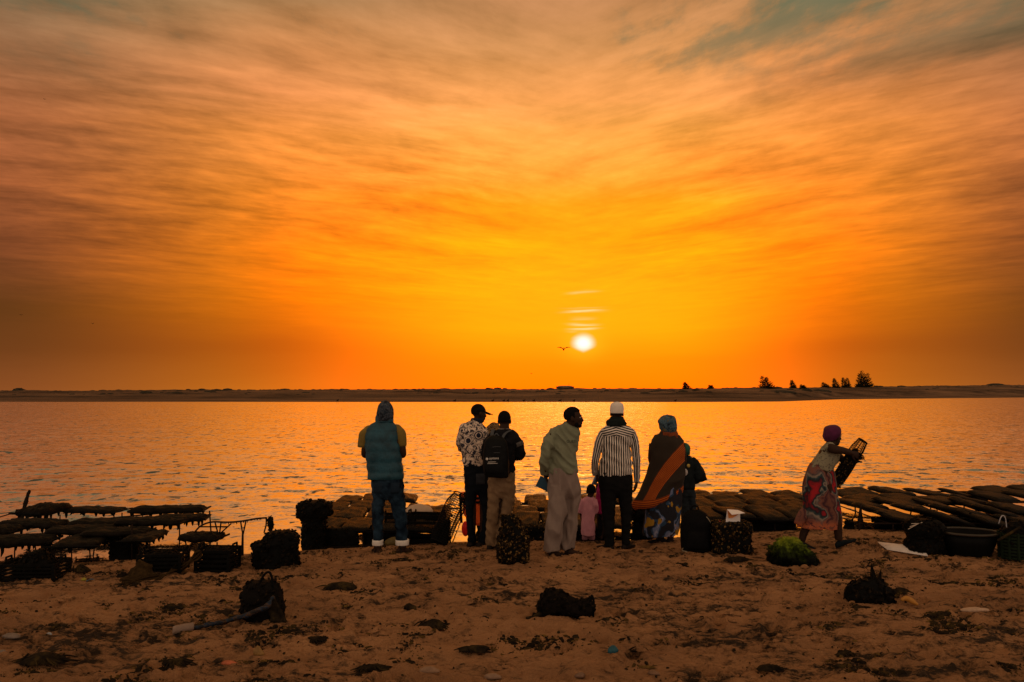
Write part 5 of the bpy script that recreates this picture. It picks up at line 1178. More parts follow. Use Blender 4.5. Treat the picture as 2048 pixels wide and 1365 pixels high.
# ------------------------------------------------------------------ things crusted with oysters
def crusted(name, label, cat, px0, px1, py0, py1, shape='box', m=OYST, count=330, r=.024, seed=1, dep=None, group=None, top=None, amp=.035, Y=None):
    g = gpx((px0 + px1) / 2, py1) if Y is None else Vector((((px0 + px1) / 2 - 1024) / F * Y, Y, sand_z(((px0 + px1) / 2 - 1024) / F * Y, Y)))
    k = g.y / F; w = (px1 - px0) * k / 2; h = at_y(1024, py0, g.y).z - g.z; d = dep or w * .85
    o = empty(name, (g.x, g.y + d * .9, g.z - .01), 0, label, cat, group)
    if shape == 'box': prof = [(0, w * .90, d * .95), (h * .08, w * .93, d), (h * .5, w * .93, d), (h * .88, w * .95, d), (h * .96, w * .8, d * .8), (h, w * .45, d * .5)]
    elif shape == 'column': prof = [(0, w * .88, d * .9), (h * .12, w * .90, d), (h * .45, w * .8, d * .8), (h * .62, w * .85, d), (h * .8, w * .96, d), (h * .95, w * .7, d * .7), (h, w * .35, d * .4)]
    elif shape == 'pillar': prof = [(0, w * .62, d), (h * .1, w * .66, d), (h * .5, w * .70, d), (h * .64, w * .72, d), (h * .72, w * .95, d * 1.2), (h * .9, w * .98, d * 1.2), (h * .98, w * .7, d), (h, w * .3, d * .4)]
    elif shape == 'vase': prof = [(0, w * .85, d * .9, w * .05), (h * .2, w * .95, d, 0), (h * .55, w * .88, d, -w * .05), (h * .8, w * .55, d * .7, -w * .12), (h * .96, w * .45, d * .5, -w * .15), (h, w * .2, d * .2, -w * .15)]
    else: prof = shape(w, h, d)
    me = lump_mesh('core', prof, 1, amp, seed, 26, 5, 3.2 if shape in ('box',) else 2.4)
    link('core', me, DARKM, o)
    shells_over(me, count, r, o, m=m, seed=seed)
    return o, w, h, d
CG = 'oyster crusted baskets'
crusted('crusted_basket', 'basket thick with gold lit oysters in front of the khaki trousers', 'basket', 994, 1060, 1034, 1130, 'vase', OYST, 520, .024, 2, None, CG)
crusted('crusted_crate', 'oyster crusted crate with a pale folded paper on top', 'crate', 1430, 1511, 1046, 1113, 'box', OYST, 560, .023, 5, None, CG)
o, w_, h_, d_ = crusted('crusted_basket', 'crusted basket with white strings beside the black tub', 'basket', 1825, 1906, 1042, 1117, 'column', OYSTD, 460, .024, 7, None, CG)
cord = mat('white_nylon_cord', (.62, .52, .42), .6, 0)
for e in ((-.24, .02, .10), (-.22, .0, .14), (-.26, .03, .07)):
    MB().tube(spline([(-.02, -d_ * .6, h_ * .97), (-.12, -d_ * .7, h_ * .93), (e[0], -d_ * .8, h_ * .6 + e[2] * .9)], 5), .0035, 5).build('string', cord, o)
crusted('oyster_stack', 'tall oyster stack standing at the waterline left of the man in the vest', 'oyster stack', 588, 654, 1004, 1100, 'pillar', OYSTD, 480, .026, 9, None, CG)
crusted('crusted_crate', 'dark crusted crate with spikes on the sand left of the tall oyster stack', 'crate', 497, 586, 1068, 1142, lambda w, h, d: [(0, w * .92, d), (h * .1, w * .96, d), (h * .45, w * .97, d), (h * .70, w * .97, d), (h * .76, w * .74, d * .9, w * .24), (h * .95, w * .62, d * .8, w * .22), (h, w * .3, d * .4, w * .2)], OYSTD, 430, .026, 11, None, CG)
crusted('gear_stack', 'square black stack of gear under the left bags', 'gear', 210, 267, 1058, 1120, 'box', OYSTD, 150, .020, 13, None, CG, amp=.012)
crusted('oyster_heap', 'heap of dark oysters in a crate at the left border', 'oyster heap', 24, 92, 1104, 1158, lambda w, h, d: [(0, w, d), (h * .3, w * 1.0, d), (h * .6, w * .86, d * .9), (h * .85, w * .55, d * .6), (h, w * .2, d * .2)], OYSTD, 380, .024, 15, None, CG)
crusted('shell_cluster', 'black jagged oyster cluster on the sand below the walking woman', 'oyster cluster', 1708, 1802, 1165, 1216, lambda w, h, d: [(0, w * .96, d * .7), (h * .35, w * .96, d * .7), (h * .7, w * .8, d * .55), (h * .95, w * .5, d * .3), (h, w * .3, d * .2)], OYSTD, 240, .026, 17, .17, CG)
g = gpx(1755, 1216)
tops = [o for o in bpy.data.objects if o.name.startswith('shell_cluster')][0]; q = MB()
for x, hh, tl in ((-.10, .20, -.02), (.055, .34, -.03), (.06, .28, .05), (.125, .23, -.03), (-.05, .20, .02)):
    q.add([Vector((x - .05, -.03, .08)), Vector((x + .05, -.03, .08)), Vector((x + .04, .05, .08)), Vector((x - .04, .05, .08)), Vector((x + tl, 0, hh))], [(0, 1, 4), (1, 2, 4), (2, 3, 4), (3, 0, 4), (3, 2, 1, 0)])
q.build('spike', OYSTD, tops, False)['kind'] = 'stuff'
crusted('oyster_heap', 'low block of oysters behind the left leg in cuffed jeans', 'oyster heap', 725, 800, 1052, 1092, 'box', OYSTD, 240, .024, 19, .2, CG, Y=11.2)
crusted('oyster_heap', 'glinting oyster heap under the plump bags behind the grey trousers', 'oyster heap', 1034, 1110, 1052, 1086, 'box', OYST, 420, .022, 23, .25, CG, Y=11.35)
crusted('oyster_heap', 'glinting oyster heap behind the child in lilac', 'oyster heap', 1140, 1222, 1050, 1084, 'box', OYST, 420, .022, 25, .2, CG, Y=11.6)
crusted('oyster_heap', 'oyster heap between the striped shirt and the shawl', 'oyster heap', 1262, 1318, 1012, 1080, 'column', OYSTD, 420, .024, 27, .2, CG, Y=11.35)
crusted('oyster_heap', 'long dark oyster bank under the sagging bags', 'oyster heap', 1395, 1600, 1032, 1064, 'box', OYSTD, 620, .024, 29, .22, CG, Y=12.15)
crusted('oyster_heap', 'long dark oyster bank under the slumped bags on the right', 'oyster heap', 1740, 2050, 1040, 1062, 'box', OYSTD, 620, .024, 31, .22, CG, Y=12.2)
crusted('oyster_post', 'short crusted post in the water just right of the walking woman', 'post', 1685, 1704, 1039, 1062, 'column', OYSTD, 60, .020, 33, .07, CG, Y=12.0)
crusted('lying_bag', 'rough dark gear lying in the water right of the tall oyster stack', 'oyster gear', 647, 718, 1058, 1086, lambda w, h, d: [(.02, w * .8, d * .6), (h * .2, w * .95, d), (h * .6, w * 1.0, d), (h * .9, w * .92, d * .8), (h, w * .7, d * .4)], OYSTD, 200, .022, 35, .14, CG, Y=11.0)

# ------------------------------------------------------------------ crates
def crate(label, px0, px1, py0, py1, yaw, dep=.30, m=DARKM, Y=None, slat=5, group='slatted plastic crates'):
    g = gpx((px0 + px1) / 2, py1) if Y is None else Vector((((px0 + px1) / 2 - 1024) / F * Y, Y, max(-.02, sand_z(((px0 + px1) / 2 - 1024) / F * Y, Y))))
    k = g.y / F; w = (px1 - px0) * k; h = at_y(1024, py0, g.y).z - g.z
    o = empty('plastic_crate', (g.x, g.y + dep / 2, g.z - .008), R(yaw), label, 'crate', group)
    MB().box((0, 0, .012), (w * .96, dep * .96, .018)).build('base', m, o, False)
    for sx in (-1, 1):
        for sy in (-1, 1): MB().box((sx * w * .475, sy * dep * .475, h / 2), (.030, .030, h)).build('corner_post', m, o, False)
    for i in range(slat):
        z = h * (.10 + .84 * i / (slat - 1)); t_ = h / slat * (.52 if i < slat - 1 else .7)
        for sy in (-1, 1): MB().box((0, sy * dep * .49, z), (w * .92, .010, t_)).build('slat', m, o, False)
        for sx in (-1, 1): MB().box((sx * w * .49, 0, z), (.010, dep * .92, t_)).build('slat', m, o, False)
    for sx in (-1, 1):
        MB().tube([(sx * w * .49, -.06, h - .01), (sx * w * .49, -.05, h + .05), (sx * w * .49, .05, h + .05), (sx * w * .49, .06, h - .01)], .012, 6).build('handle', m, o, False)
    return o, w, h
ca, wa, ha = crate('left slatted crate of the pair joined by a hanging net', 272, 356, 1108, 1152, 5)
cb, wb, hb = crate('right slatted crate of the pair joined by a hanging net', 390, 460, 1100, 1147, -4)
crate('crate holding the dark oyster heap at the left border', -4, 104, 1128, 1160, 3, .36)
crate('slatted crate behind the right leg of the man in the vest', 818, 888, 1030, 1082, -8, .3, Y=11.15)
crate('small crate with a pale rim between the legs in cuffed jeans', 771, 832, 1030, 1074, 6, .25, Y=11.3)
for o_, w_, h_, sd, lab in ((ca, wa, ha, 3, 'left'), (cb, wb, hb, 5, 'right')):
    me = lump_mesh('contents', [(.02, w_ * .42, .12), (h_ * .6, w_ * .43, .125), (h_ * .95, w_ * .34, .10), (h_ * 1.04, w_ * .1, .03)], 1, .03, sd)
    n_ = empty('oyster_catch', o_.location, 0, f'dark oysters filling the {lab} slatted crate of the pair', 'oysters'); link('heap', me, DARKM, n_); shells_over(me, 240, .022, n_, m=OYSTD, seed=sd)
# net draped from crate to crate and over the sand
netm = mat('old_fishing_net', (.040, .024, .009), .95, .5, 30, .8, 80)
pts = [(402, 1106), (388, 1116), (372, 1130), (352, 1150), (322, 1164), (290, 1168), (262, 1172), (244, 1176)]; P3 = []
for i, (x, y) in enumerate(pts):
    gq = gpx(x, max(y, 1150)); P3.append(at_y(x, y, gq.y - .02) if y < 1150 else gq + Vector((0, 0, .025)))
q = MB(); S = spline(P3, 6); cols = 9; gridp = []
for i, s_ in enumerate(S):
    s_ = Vector(s_); d = (Vector(S[min(i + 1, len(S) - 1)]) - Vector(S[max(i - 1, 0)])).normalized(); sd = d.cross(Vector((0, -1, .4))).normalized(); gridp.append([s_ + sd * (.06 * (c / (cols - 1) - .5) * (1 + .5 * math.sin(i * .5))) + Vector((0, -.02 * math.sin(c * 1.9 + i * .3), 0)) for c in range(cols)])
for c in range(cols): q.tube([r[c] for r in gridp], .0075, 5)
for i in range(0, len(gridp), 1): q.tube([gridp[i][c] for c in range(cols)], .004, 4)
tag(q.build('fishing_net', netm), 'brown net trailing from the right crate down over the sand', 'net')
me = lump_mesh('net_pile', [(0, .17, .10), (.03, .15, .09), (.10, .09, .06), (.17, .05, .04), (.20, .02, .02)], 1, .07, 4); g = gpx(285, 1158); no = link('net_heap', me, netm); no.location = g + Vector((0, -.06, -.01)); tag(no, 'clump of matted net slumped against the left slatted crate', 'net')

# ------------------------------------------------------------------ open lattice bags (real mesh)
LATM = mat('lattice_plastic', (.008, .007, .006), .45, .3, 20, 0, 60, .6)
def lattice_tube(name, a, b, w, d, label, cat, du=.030, th=.0036, group=None, fill=0):
    a, b = Vector(a), Vector(b); ax = (b - a); L = ax.length; ax.normalize(); sx = ax.cross(Vector((0, -1, 0))).normalized(); sy = ax.cross(sx)
    nL = max(6, int(L / du)); nr = max(10, int(2 * (w + d) / du)); nr += nr % 2; V = []; Fc = []
    o0 = empty(name, a, 0, label, cat, group)
    ring = lambda s_, j: sx * (w / 2 * s_ * math.copysign(abs(math.cos(2 * math.pi * j / nr)) ** .7, math.cos(2 * math.pi * j / nr))) + sy * (d / 2 * math.sin(2 * math.pi * j / nr) * (.35 + .65 * s_))
    for i in range(nL + 1):
        u = i / nL; s_ = min(1, .72 + 1.6 * u) * min(1, .72 + 1.6 * (1 - u))
        for j in range(nr): V.append(ax * (u * L) + ring(s_ * (1 + .05 * math.sin(u * 9 + j)), j))
    q = MB()
    for i in range(nL + 1): q.tube([V[i * nr + j] for j in range(nr)] + [V[i * nr]], th, 4)
    for j in range(nr): q.tube([V[i * nr + j] for i in range(nL + 1)], th, 4)
    ob = q.build('lattice', LATM, o0, False); ob['kind'] = 'stuff'
    for i in (0, nL):
        e = MB(); e.tube([V[i * nr + j] for j in range(nr)] + [V[i * nr]], th * 2.2, 6); e.build('rim', LATM, o0)
    return o0, ax, sx, sy, L
Yl = 10.75
a_ = at_y(876, 1086, Yl - .1); a_.z = max(a_.z, ground(a_.x, a_.y) + .03)
lo, ax, sx, sy, L = lattice_tube('lattice_bag', a_, at_y(921, 990, Yl + .25), .27, .16, 'open lattice bag propped upright at the waterline left of the black cap man', 'oyster bag')
me = lump_mesh('oysters', [(0, .09, .05), (.05, .11, .06), (.16, .08, .05), (.30, .05, .04), (.36, .01, .01)], 1, .03, 6); me.transform(Matrix((sx, sy, ax)).transposed().to_4x4()); q_ = link('oyster_clump', me, DARKM, lo); shells_over(me, 90, .02, lo, m=OYSTD, seed=8)
# the bag the woman carries
Yw = WALK.o.y
hi = at_y(1725.5, 882, Yw - .02); lo_ = at_y(1669, 970, Yw - .02)
co_, ax, sx, sy, L = lattice_tube('carried_bag', lo_, hi, .162, .10, 'long mesh bag of oysters carried by the striding woman', 'oyster bag', .028, .0036)
me = lump_mesh('oysters', [(.01, .069, .040), (.10, .073, .044), (.35, .071, .043), (L * .70, .064, .038), (L * .80, .02, .015)], 1, .012, 3); me.transform(Matrix((sx, sy, ax)).transposed().to_4x4()); link('oyster_fill', me, DARKM, co_); shells_over(me, 300, .017, co_, m=OYST, seed=12)

# ------------------------------------------------------------------ orange life jacket drying on an oyster post behind the black jeans
jm = mat('orange_jacket_nylon', (.92, .13, .016), .6, .12, 10, .2); g = Vector(((946 - 1024) / F * 11.3, 11.3, 0))
crusted('oyster_post', 'crusted post under the orange life jacket', 'post', 952, 980, 1020, 1076, 'column', OYST, 160, .020, 41, .1, CG, Y=11.35)
o = empty('life_jacket', (g.x, g.y, 0), 0, 'orange life jacket with black straps hung behind the black jeans', 'life jacket')
px_ = lambda x, y, dy=0: at_y(x, y, 11.3 + dy) - Vector((g.x, g.y, 0))
for nm, x0, x1, y0, y1 in (('upper_panel', 920, 965, 985, 1004), ('lower_panel', 926, 966, 1006, 1050)):
    q = MB(); rings = []
    for y in np.linspace(y1, y0, 7):
        a, b = px_(x0 + (6 if nm[0] == 'l' and y > 1035 else 0), y), px_(x1, y); c = (a + b) / 2; hx = (b - a).length / 2
        rings.append([c + Vector((hx * math.copysign(abs(math.cos(t_)) ** .6, math.cos(t_)), .07 * math.sin(t_), 0)) for t_ in np.linspace(0, 2 * math.pi, 20, endpoint=False)])
    me = q.grid(rings).mesh(nm); fold(me, .006, 9, 9, 3); link(nm, me, jm, o)
sm = mat('black_webbing', (.008, .008, .008), .8, 0)
for a, b in (((919, 997, -.075), (966, 997, -.075)), ((930, 985, -.078), (930, 1004, -.078)), ((920, 988, -.07), (923, 1046, -.02)), ((919, 1005, -.075), (966, 1005, -.075))):
    q = MB(); A, B_ = px_(*a), px_(*b); d = (B_ - A).normalized(); q.tube([A, B_], [.018, .018], 6); q.build('strap', sm, o)
q = MB(); q.ell(at_y(931, 1057, 11.15) - at_y(931, 1057, 11.15), (.055, .05, .105)); fo = q.build('float', mat('red_float_plastic', (.90, .022, .010), .35, .1)); fo.location = at_y(931, 1058, 11.15); tag(fo, 'red oval float at the waterline under the orange life jacket', 'float')

# ------------------------------------------------------------------ rest of the gear on the sand
# black backpack standing on the sand
g = gpx(1398, 1110); k = g.y / F; o = empty('backpack', g + Vector((0, .14, -.005)), R(-6), 'black backpack standing on the sand beside the crusted crate', 'backpack')
w, h = 61 * k / 2, 81 * k; pk = mat('black_backpack_cloth', (.0045, .0045, .005), .7, .3, 9, .35, 60, .15)
me = lump_mesh('bag', [(0, w * .82, .13), (h * .06, w * .97, .15), (h * .35, w, .15), (h * .65, w * .97, .14), (h * .82, w * .86, .12), (h * .93, w * .62, .09), (h, w * .25, .04)], 1, .006, 3, 30, 5, 3.0); link('bag_body', me, pk, o)
me = lump_mesh('pocket', [(h * .08, w * .6, .03, 0, -.13), (h * .14, w * .72, .05, 0, -.13), (h * .42, w * .70, .05, 0, -.125), (h * .52, w * .5, .02, 0, -.12)], 1, .006, 5, 24, 4, 3.4); link('front_pocket', me, pk, o)
MB().tube(spline([(-w * .3, 0, h * .95), (-w * .2, 0, h * 1.08), (w * .12, 0, h * 1.08), (w * .2, 0, h * .96)], 5), .011, 7).build('handle', pk, o)
zm = mat('bright_zip', (.30, .24, .16), .4, 0)
MB().tube(spline([(w * .62, -.10, h * .86), (w * .82, -.09, h * .76), (w * .90, -.075, h * .66)], 4), .006, 6).build('zip', zm, o)
MB().tube(spline([(-w * .86, -.09, h * .10), (-w * .93, -.07, h * .02), (-w * .7, -.16, h * -.0 + .012)], 5), .010, 6).build('strap', zm, o)
# folded paper on the crusted crate
g = gpx(1470, 1113); Yp = g.y + .12
pm = mat('white_paper', (.80, .74, .70), .8, .06, 6); om = mat('orange_inner_page', (.62, .22, .05), .8, .1)
def quad(lst, th=.004):
    P_ = [at_y(*q) for q in lst]; n = (P_[1] - P_[0]).cross(P_[2] - P_[0]).normalized() * th; m_ = MB(); nn = len(P_)
    m_.add(P_ + [q + n for q in P_], [tuple(range(nn))[::-1], tuple(range(nn, 2 * nn))] + [(i, (i + 1) % nn, nn + (i + 1) % nn, nn + i) for i in range(nn)]); return m_
o = quad([(1451, 1047, Yp), (1480, 1053, Yp + .02), (1480, 1028, Yp + .03), (1474, 1026, Yp + .03), (1454, 1020, Yp + .02)]).build('folded_paper', pm, None, False); tag(o, 'white paper folded into a peak on top of the crusted crate', 'paper')
quad([(1454, 1019.5, Yp + .015), (1464, 1030.5, Yp - .09), (1490, 1027, Yp - .06), (1476, 1021, Yp + .03)]).build('top_flap', pm, o, False); quad([(1455, 1021.5, Yp + .01), (1457, 1037, Yp - .012), (1466, 1036, Yp - .012), (1477, 1029.5, Yp + .012), (1466, 1025, Yp + .01)]).build('inner_page', om, o, False)
b_ = MB(); b_.tube(spline([at_y(1430, 1057, Yp), at_y(1436, 1051, Yp + .02), at_y(1440, 1043, Yp + .05)], 4), .011, 7); tag(b_.build('red_handle', mat('red_plastic', (.35, .03, .02), .5, .1)), 'short red handle sticking up between the backpack and the folded paper', 'handle')
# green seaweed mound
g = gpx(1596, 1130); k = g.y / F; w, h = 49 * k, 50 * k
me = lump_mesh('mound', [(0, w, .20), (h * .25, w * .93, .2, -.01), (h * .6, w * .72, .16, -.03), (h * .88, w * .42, .1, -.05), (h, w * .15, .04, -.06)], 1, .05, 9, 30, 5)
o = empty('seaweed_mound', g + Vector((0, .16, -.01)), 0, 'mound of bright green seaweed on the sand left of the walking woman', 'seaweed')
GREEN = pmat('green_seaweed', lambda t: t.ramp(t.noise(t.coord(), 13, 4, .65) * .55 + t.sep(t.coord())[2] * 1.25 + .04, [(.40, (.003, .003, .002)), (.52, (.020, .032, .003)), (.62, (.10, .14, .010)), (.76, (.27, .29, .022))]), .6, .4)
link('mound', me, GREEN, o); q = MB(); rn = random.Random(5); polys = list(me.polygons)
for p in rn.choices(polys, [p.area for p in polys], k=900):
    c = Vector(p.center); n = (Vector(p.normal) + Vector((rn.gauss(0, .7), rn.gauss(0, .7), rn.gauss(0, .5)))).normalized(); u = n.orthogonal(); L = rn.uniform(.02, .05)
    q.add([c + u * .007, c - u * .007, c + n * L * .6 + u * .006 + Vector((0, 0, -.004)), c + n * L + Vector((0, 0, -.018))], [(0, 1, 2), (1, 3, 2)])
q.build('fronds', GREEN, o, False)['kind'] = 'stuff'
# black tub
g = gpx(1962, 1121); k = g.y / F; h = at_y(1962, 1070, g.y).z - g.z; R1, R0 = 57 * k, 41 * k
tubm = mat('black_tub_plastic', (.005, .005, .005), .45, .2, 6, .1, 30, .25); o = empty('tub', g + Vector((0, R0, -.008)), R(-8), 'wide black plastic tub on the sand beside the string basket', 'tub')
circ = lambda r, z, n=40: [(r * math.cos(2 * math.pi * j / n), r * .8 * math.sin(2 * math.pi * j / n), z) for j in range(n)]
MB().grid([circ(R0 * .96, 0), circ(R0, .015), circ(R0 + (R1 - R0) * .5, h * .5), circ(R1 * .96, h * .96), circ(R1 * .94, h * .96), circ(R0 * .96, .02), circ(R0 * .3, .018)], True, True).build('tub_body', tubm, o)
MB().tube([Vector(q) for q in circ(R1, h)] + [Vector(circ(R1, h)[0])], .014, 8).build('rim', mat('worn_rim', (.035, .026, .018), .3, .2), o)
for sg in (-1, 1): MB().tube([(sg * R1 * .98, -.07, h - .015), (sg * (R1 + .045), -.05, h - .01), (sg * (R1 + .045), .05, h - .01), (sg * R1 * .98, .07, h - .015)], .012, 7).build('handle', tubm, o)
# basket at the right border
g = gpx(2052, 1126); k = g.y / F; o = empty('slotted_basket', g + Vector((0, .16, -.005)), R(8), 'slotted basket heaped with dark catch at the right border', 'basket'); h = 52 * k
bm_ = mat('dark_green_basket', (.012, .020, .010), .5, .2); w = .17
for i in range(8): MB().grid([[(w * (1 + .06 * i / 7) * math.cos(t_), w * .9 * (1 + .06 * i / 7) * math.sin(t_), h * (i / 8) + dz) for t_ in np.linspace(0, 2 * math.pi, 24, endpoint=False)] for dz in (0.004, h * .09)], True, False).build('band', bm_, o)
for j in range(12): a = 2 * math.pi * j / 12; MB().box((w * 1.04 * math.cos(a), w * .94 * math.sin(a), h * .5), (.02, .02, h)).build('rib', bm_, o, False)
me = lump_mesh('catch', [(0, w * .8, w * .7), (h * .8, w * .9, w * .8), (h * 1.15, w * .7, w * .6), (h * 1.38, w * .2, w * .2)], 1, .04, 3); n_ = empty('oyster_catch', o.location, 0, 'dark catch piled up in the slotted basket', 'oysters'); link('heap', me, DARKM, n_); shells_over(me, 240, .024, n_, m=OYSTD, seed=3)
MB().tube(spline([(-.20, -.02, h * 1.3), (-.17, -.03, h * 1.6), (-.13, -.03, h * 1.55), (-.11, -.02, h * 1.1)], 4), .006, 6).build('pale_hook', mat('pale_wire', (.4, .4, .42), .4, 0), n_)
MB().tube(spline([(-.28, -.12, h * .72), (-.18, -.14, h * .95), (-.03, -.14, h * 1.25)], 4), [.014] * 9, 7).build('driftwood', WEED, n_)
# white sheet on the sand
a, b, c, d = gpx(1760, 1100), gpx(1830, 1107), gpx(1856, 1119), gpx(1775, 1110)
zz = Vector((0, 0, .02)); q = MB(); q.grid([[a + zz * .7, a + zz * 1.5 + Vector((0, .05, 0)), a + zz + Vector((.02, .1, 0))], [d + zz * .5, (a + c) / 2 + zz * 3.6, (a + b) / 2 + Vector((0, .12, .02))], [(d + c) / 2 + zz * .5, (b + c) / 2 + zz * 4.2, b + Vector((0, .1, .03))], [c + zz * .4, c + zz * .8, b * .3 + c * .7 + Vector((0, .05, .01))]], False, False)
me = q.mesh('plastic_sheet'); o = link('plastic_sheet', me, mat('white_sheet', (.75, .66, .58), .6, .1)); md = o.modifiers.new('s', 'SOLIDIFY'); md.thickness = .006; tag(o, 'white plastic sheet crumpled on the sand before the string basket', 'plastic sheet')

# basket with a handle and blue cloth, nearer on the left
g = gpx(520, 1246); k = g.y / F
me = lump_mesh('basket', [(0, 38 * k, .13, 2 * k), (20 * k, 42 * k, .14, 0), (48 * k, 38 * k, .13, -3 * k), (66 * k, 30 * k, .11, -3 * k), (72 * k, 22 * k, .07, 0)], 1, .02, 2, 26, 5)
o = empty('handled_basket', g + Vector((-5 * k, .13, -.01)), 0, 'black broken basket with a curved handle and blue cloth beside it', 'basket'); link('basket_body', me, mat('black_wicker', (.007, .006, .005), .8, .3, 30, .8, 70), o); shells_over(me, 200, .022, o, m=OYSTD, seed=31)
MB().tube(spline([(-6 * k, -.05, 66 * k), (6 * k, -.06, 88 * k), (16 * k, -.06, 93 * k), (22 * k, -.06, 80 * k), (26 * k, -.06, 55 * k)], 6), .010, 7).build('handle', DARKM, o)
q = MB()
for i in range(12):
    x = rnd.uniform(10, 50); q.tube(spline([(x * k * .6, -.10, rnd.uniform(20, 45) * k), (x * k, -.14, rnd.uniform(8, 20) * k), ((x + rnd.uniform(0, 14)) * k, -.17, .012)], 4), [rnd.uniform(.012, .03)] * 9, 6)
q.build('tangle', WEED, o)['kind'] = 'stuff'
bl = pmat('blue_striped_cloth', lambda t: t.ramp(t.noise(t.mapping(t.pos(), scale=(1, 6, 6)), 5, 3), [(.42, (.008, .008, .010)), (.5, (.008, .026, .055)), (.54, (.07, .034, .012)), (.62, (.010, .008, .008))]), .7)
q = MB(); pts = [gpx(384, 1262) + Vector((0, 0, .02)), gpx(420, 1254) + Vector((0, 0, .03)), gpx(462, 1246) + Vector((0, -.01, .05)), at_y(500, 1228, g.y - .10), at_y(532, 1212, g.y - .06), at_y(546, 1196, g.y)]
me = q.tube(spline(pts, 6), list(np.interp(np.linspace(0, 1, 31), [0, .2, .7, 1], [.009, .020, .022, .012])), 12).mesh('blue_cloth'); fold(me, .012, 14, 14, 2); tag(link('twisted_cloth', me, bl), 'twisted blue cloth trailing from the handled basket over the sand', 'cloth')
g2 = gpx(365, 1268); c0 = gpx(345, 1266); c1 = gpx(388, 1262); dr = (c1 - c0).normalized(); r_ = .034
cupm = mat('dirty_white_plastic', (.22, .15, .11), .6, .2, 16); Lc = (c1 - c0).length
q = MB(); q.grid([[c0 + Vector((0, 0, r_ * .95)) + dr * (Lc * u) + (dr.cross(Vector((0, 0, 1)))) * (r_ * s_ * math.cos(t_)) + Vector((0, 0, r_ * s_ * math.sin(t_))) for t_ in np.linspace(0, 2 * math.pi, 18, endpoint=False)] for u, s_ in ((0, .55), (.02, .92), (.1, 1), (.62, 1), (.70, .94), (.8, .96), (.97, .92), (1, .5))]); tag(q.build('plastic_cup', cupm), 'dirty white plastic cup lying at the end of the blue cloth', 'cup')

# broken crusted piece mid sand
g = gpx(1130, 1238); k = g.y / F; o = empty('broken_basket', g + Vector((0, .10, -.01)), 0, 'broken crusted basket half buried in the middle of the sand', 'basket')
q = MB(); rows = [(-62, 1, 2, .02), (-52, 4, 8, .03), (-46, 14, 24, .09), (-30, 24, 27, .12), (-8, 24, 25, .12), (8, 16, 20, .11), (30, 13, 15, .10), (52, 14, 16, .10), (58, 6, 8, .05)]
me = q.grid([[(x * k, dpt * math.cos(t_), max(0, (cz + hz * math.sin(t_)) * k)) for t_ in np.linspace(0, 2 * math.pi, 18, endpoint=False)] for x, cz, hz, dpt in spline(rows, 4)]).mesh('wreck'); fold(me, .03, 12, 12, 5); link('crust', me, mat('black_crust', (.008, .006, .005), .85, .4, 30, .7, 60), o); shells_over(me, 260, .020, o, m=OYSTD, seed=22)
MB().tube(spline([(57 * k, -.04, .0), (58 * k, -.05, 30 * k), (54 * k, -.05, 42 * k), (51 * k, -.05, 30 * k)], 5), .009, 7).build('handle', DARKM, o)
MB().tube(spline([(-46 * k, -.05, 6 * k), (-58 * k, -.08, 3 * k), (-76 * k, -.10, 1 * k)], 5), [.022] * 6 + [.014] * 5, 7).build('weed_tail', WEED, o)
# yellow husk
g = gpx(1817, 1214); k = g.y / F; q = MB(); q.tube(spline([(-14 * k, 0, .045), (-4 * k, 0, .06), (8 * k, -.01, .035), (16 * k, -.02, .010)], 5), [(.012 + .012 * math.sin(math.pi * i / 15), .008) if False else .010 + .014 * math.sin(math.pi * i / 15) for i in range(16)], 10)
o = q.build('husk', mat('yellow_husk', (.42, .19, .03), .6, .15)); o.location = g; tag(o, 'curved yellow husk lying beside the jagged oyster cluster', 'husk')
# litter on the beach
def scrap(px, py, wpx, hpx, colr, label, cat, name, seed, thick=.5):
    g = gpx(px, py); k = g.y / F; w = wpx * k / 2; me = lump_mesh(name, [(0, w, w * thick), (hpx * k * .5, w * .9, w * thick), (hpx * k, w * .35, w * thick * .4)], 1, w * .5, seed, 14, 3); o = link(name, me, mat(name + '_stuff', colr, .6, .25, 30)); o.location = g; tag(o, label, cat)
scrap(182, 1162, 27, 7, (.008, .10, .19), 'crumpled bright blue wrapper on the sand near the left crates', 'wrapper', 'wrapper', 3)
scrap(168, 1163, 10, 5, (.30, .26, .03), 'small yellow scrap touching the blue wrapper', 'scrap', 'scrap', 5)
scrap(455, 1322, 28, 7, (.45, .12, .05), 'red and green scrap low on the left sand', 'scrap', 'scrap', 7)
scrap(516, 1312, 22, 16, (.22, .12, .03), 'tan leafy clump low on the left sand', 'clump', 'leafy_clump', 9)
scrap(1226, 1318, 22, 13, (.012, .075, .10), 'small teal plastic knob on the near sand', 'plastic scrap', 'plastic_scrap', 11, .8)
scrap(860, 1348, 40, 11, (0.238, 0.140, 0.077), 'long pale shell piece on the near sand', 'shell', 'shell_piece', 13, .3)
scrap(988, 1358, 34, 9, (0.238, 0.147, 0.091), 'flat white shell piece near the bottom of the view', 'shell', 'shell_piece', 15, .4)
scrap(1162, 1350, 24, 8, (0.182, 0.105, 0.063), 'small curled pale shell right of the flat white one', 'shell', 'shell_piece', 17, .6)
scrap(1305, 1350, 22, 7, (0.168, 0.091, 0.049), 'pale shell near the bottom right of centre', 'shell', 'shell_piece', 18, .6)
scrap(1952, 1236, 50, 7, (.42, .28, .18), 'pale torn wrapper catching light on the right sand', 'wrapper', 'wrapper', 19, .3)
scrap(20, 1284, 36, 8, (0.168, 0.126, 0.098), 'whitish crumpled scrap at the left border', 'scrap', 'scrap', 21, .4)
scrap(5, 1310, 20, 7, (0.182, 0.140, 0.105), 'pale scrap below the whitish one at the left border', 'scrap', 'scrap', 22, .5)
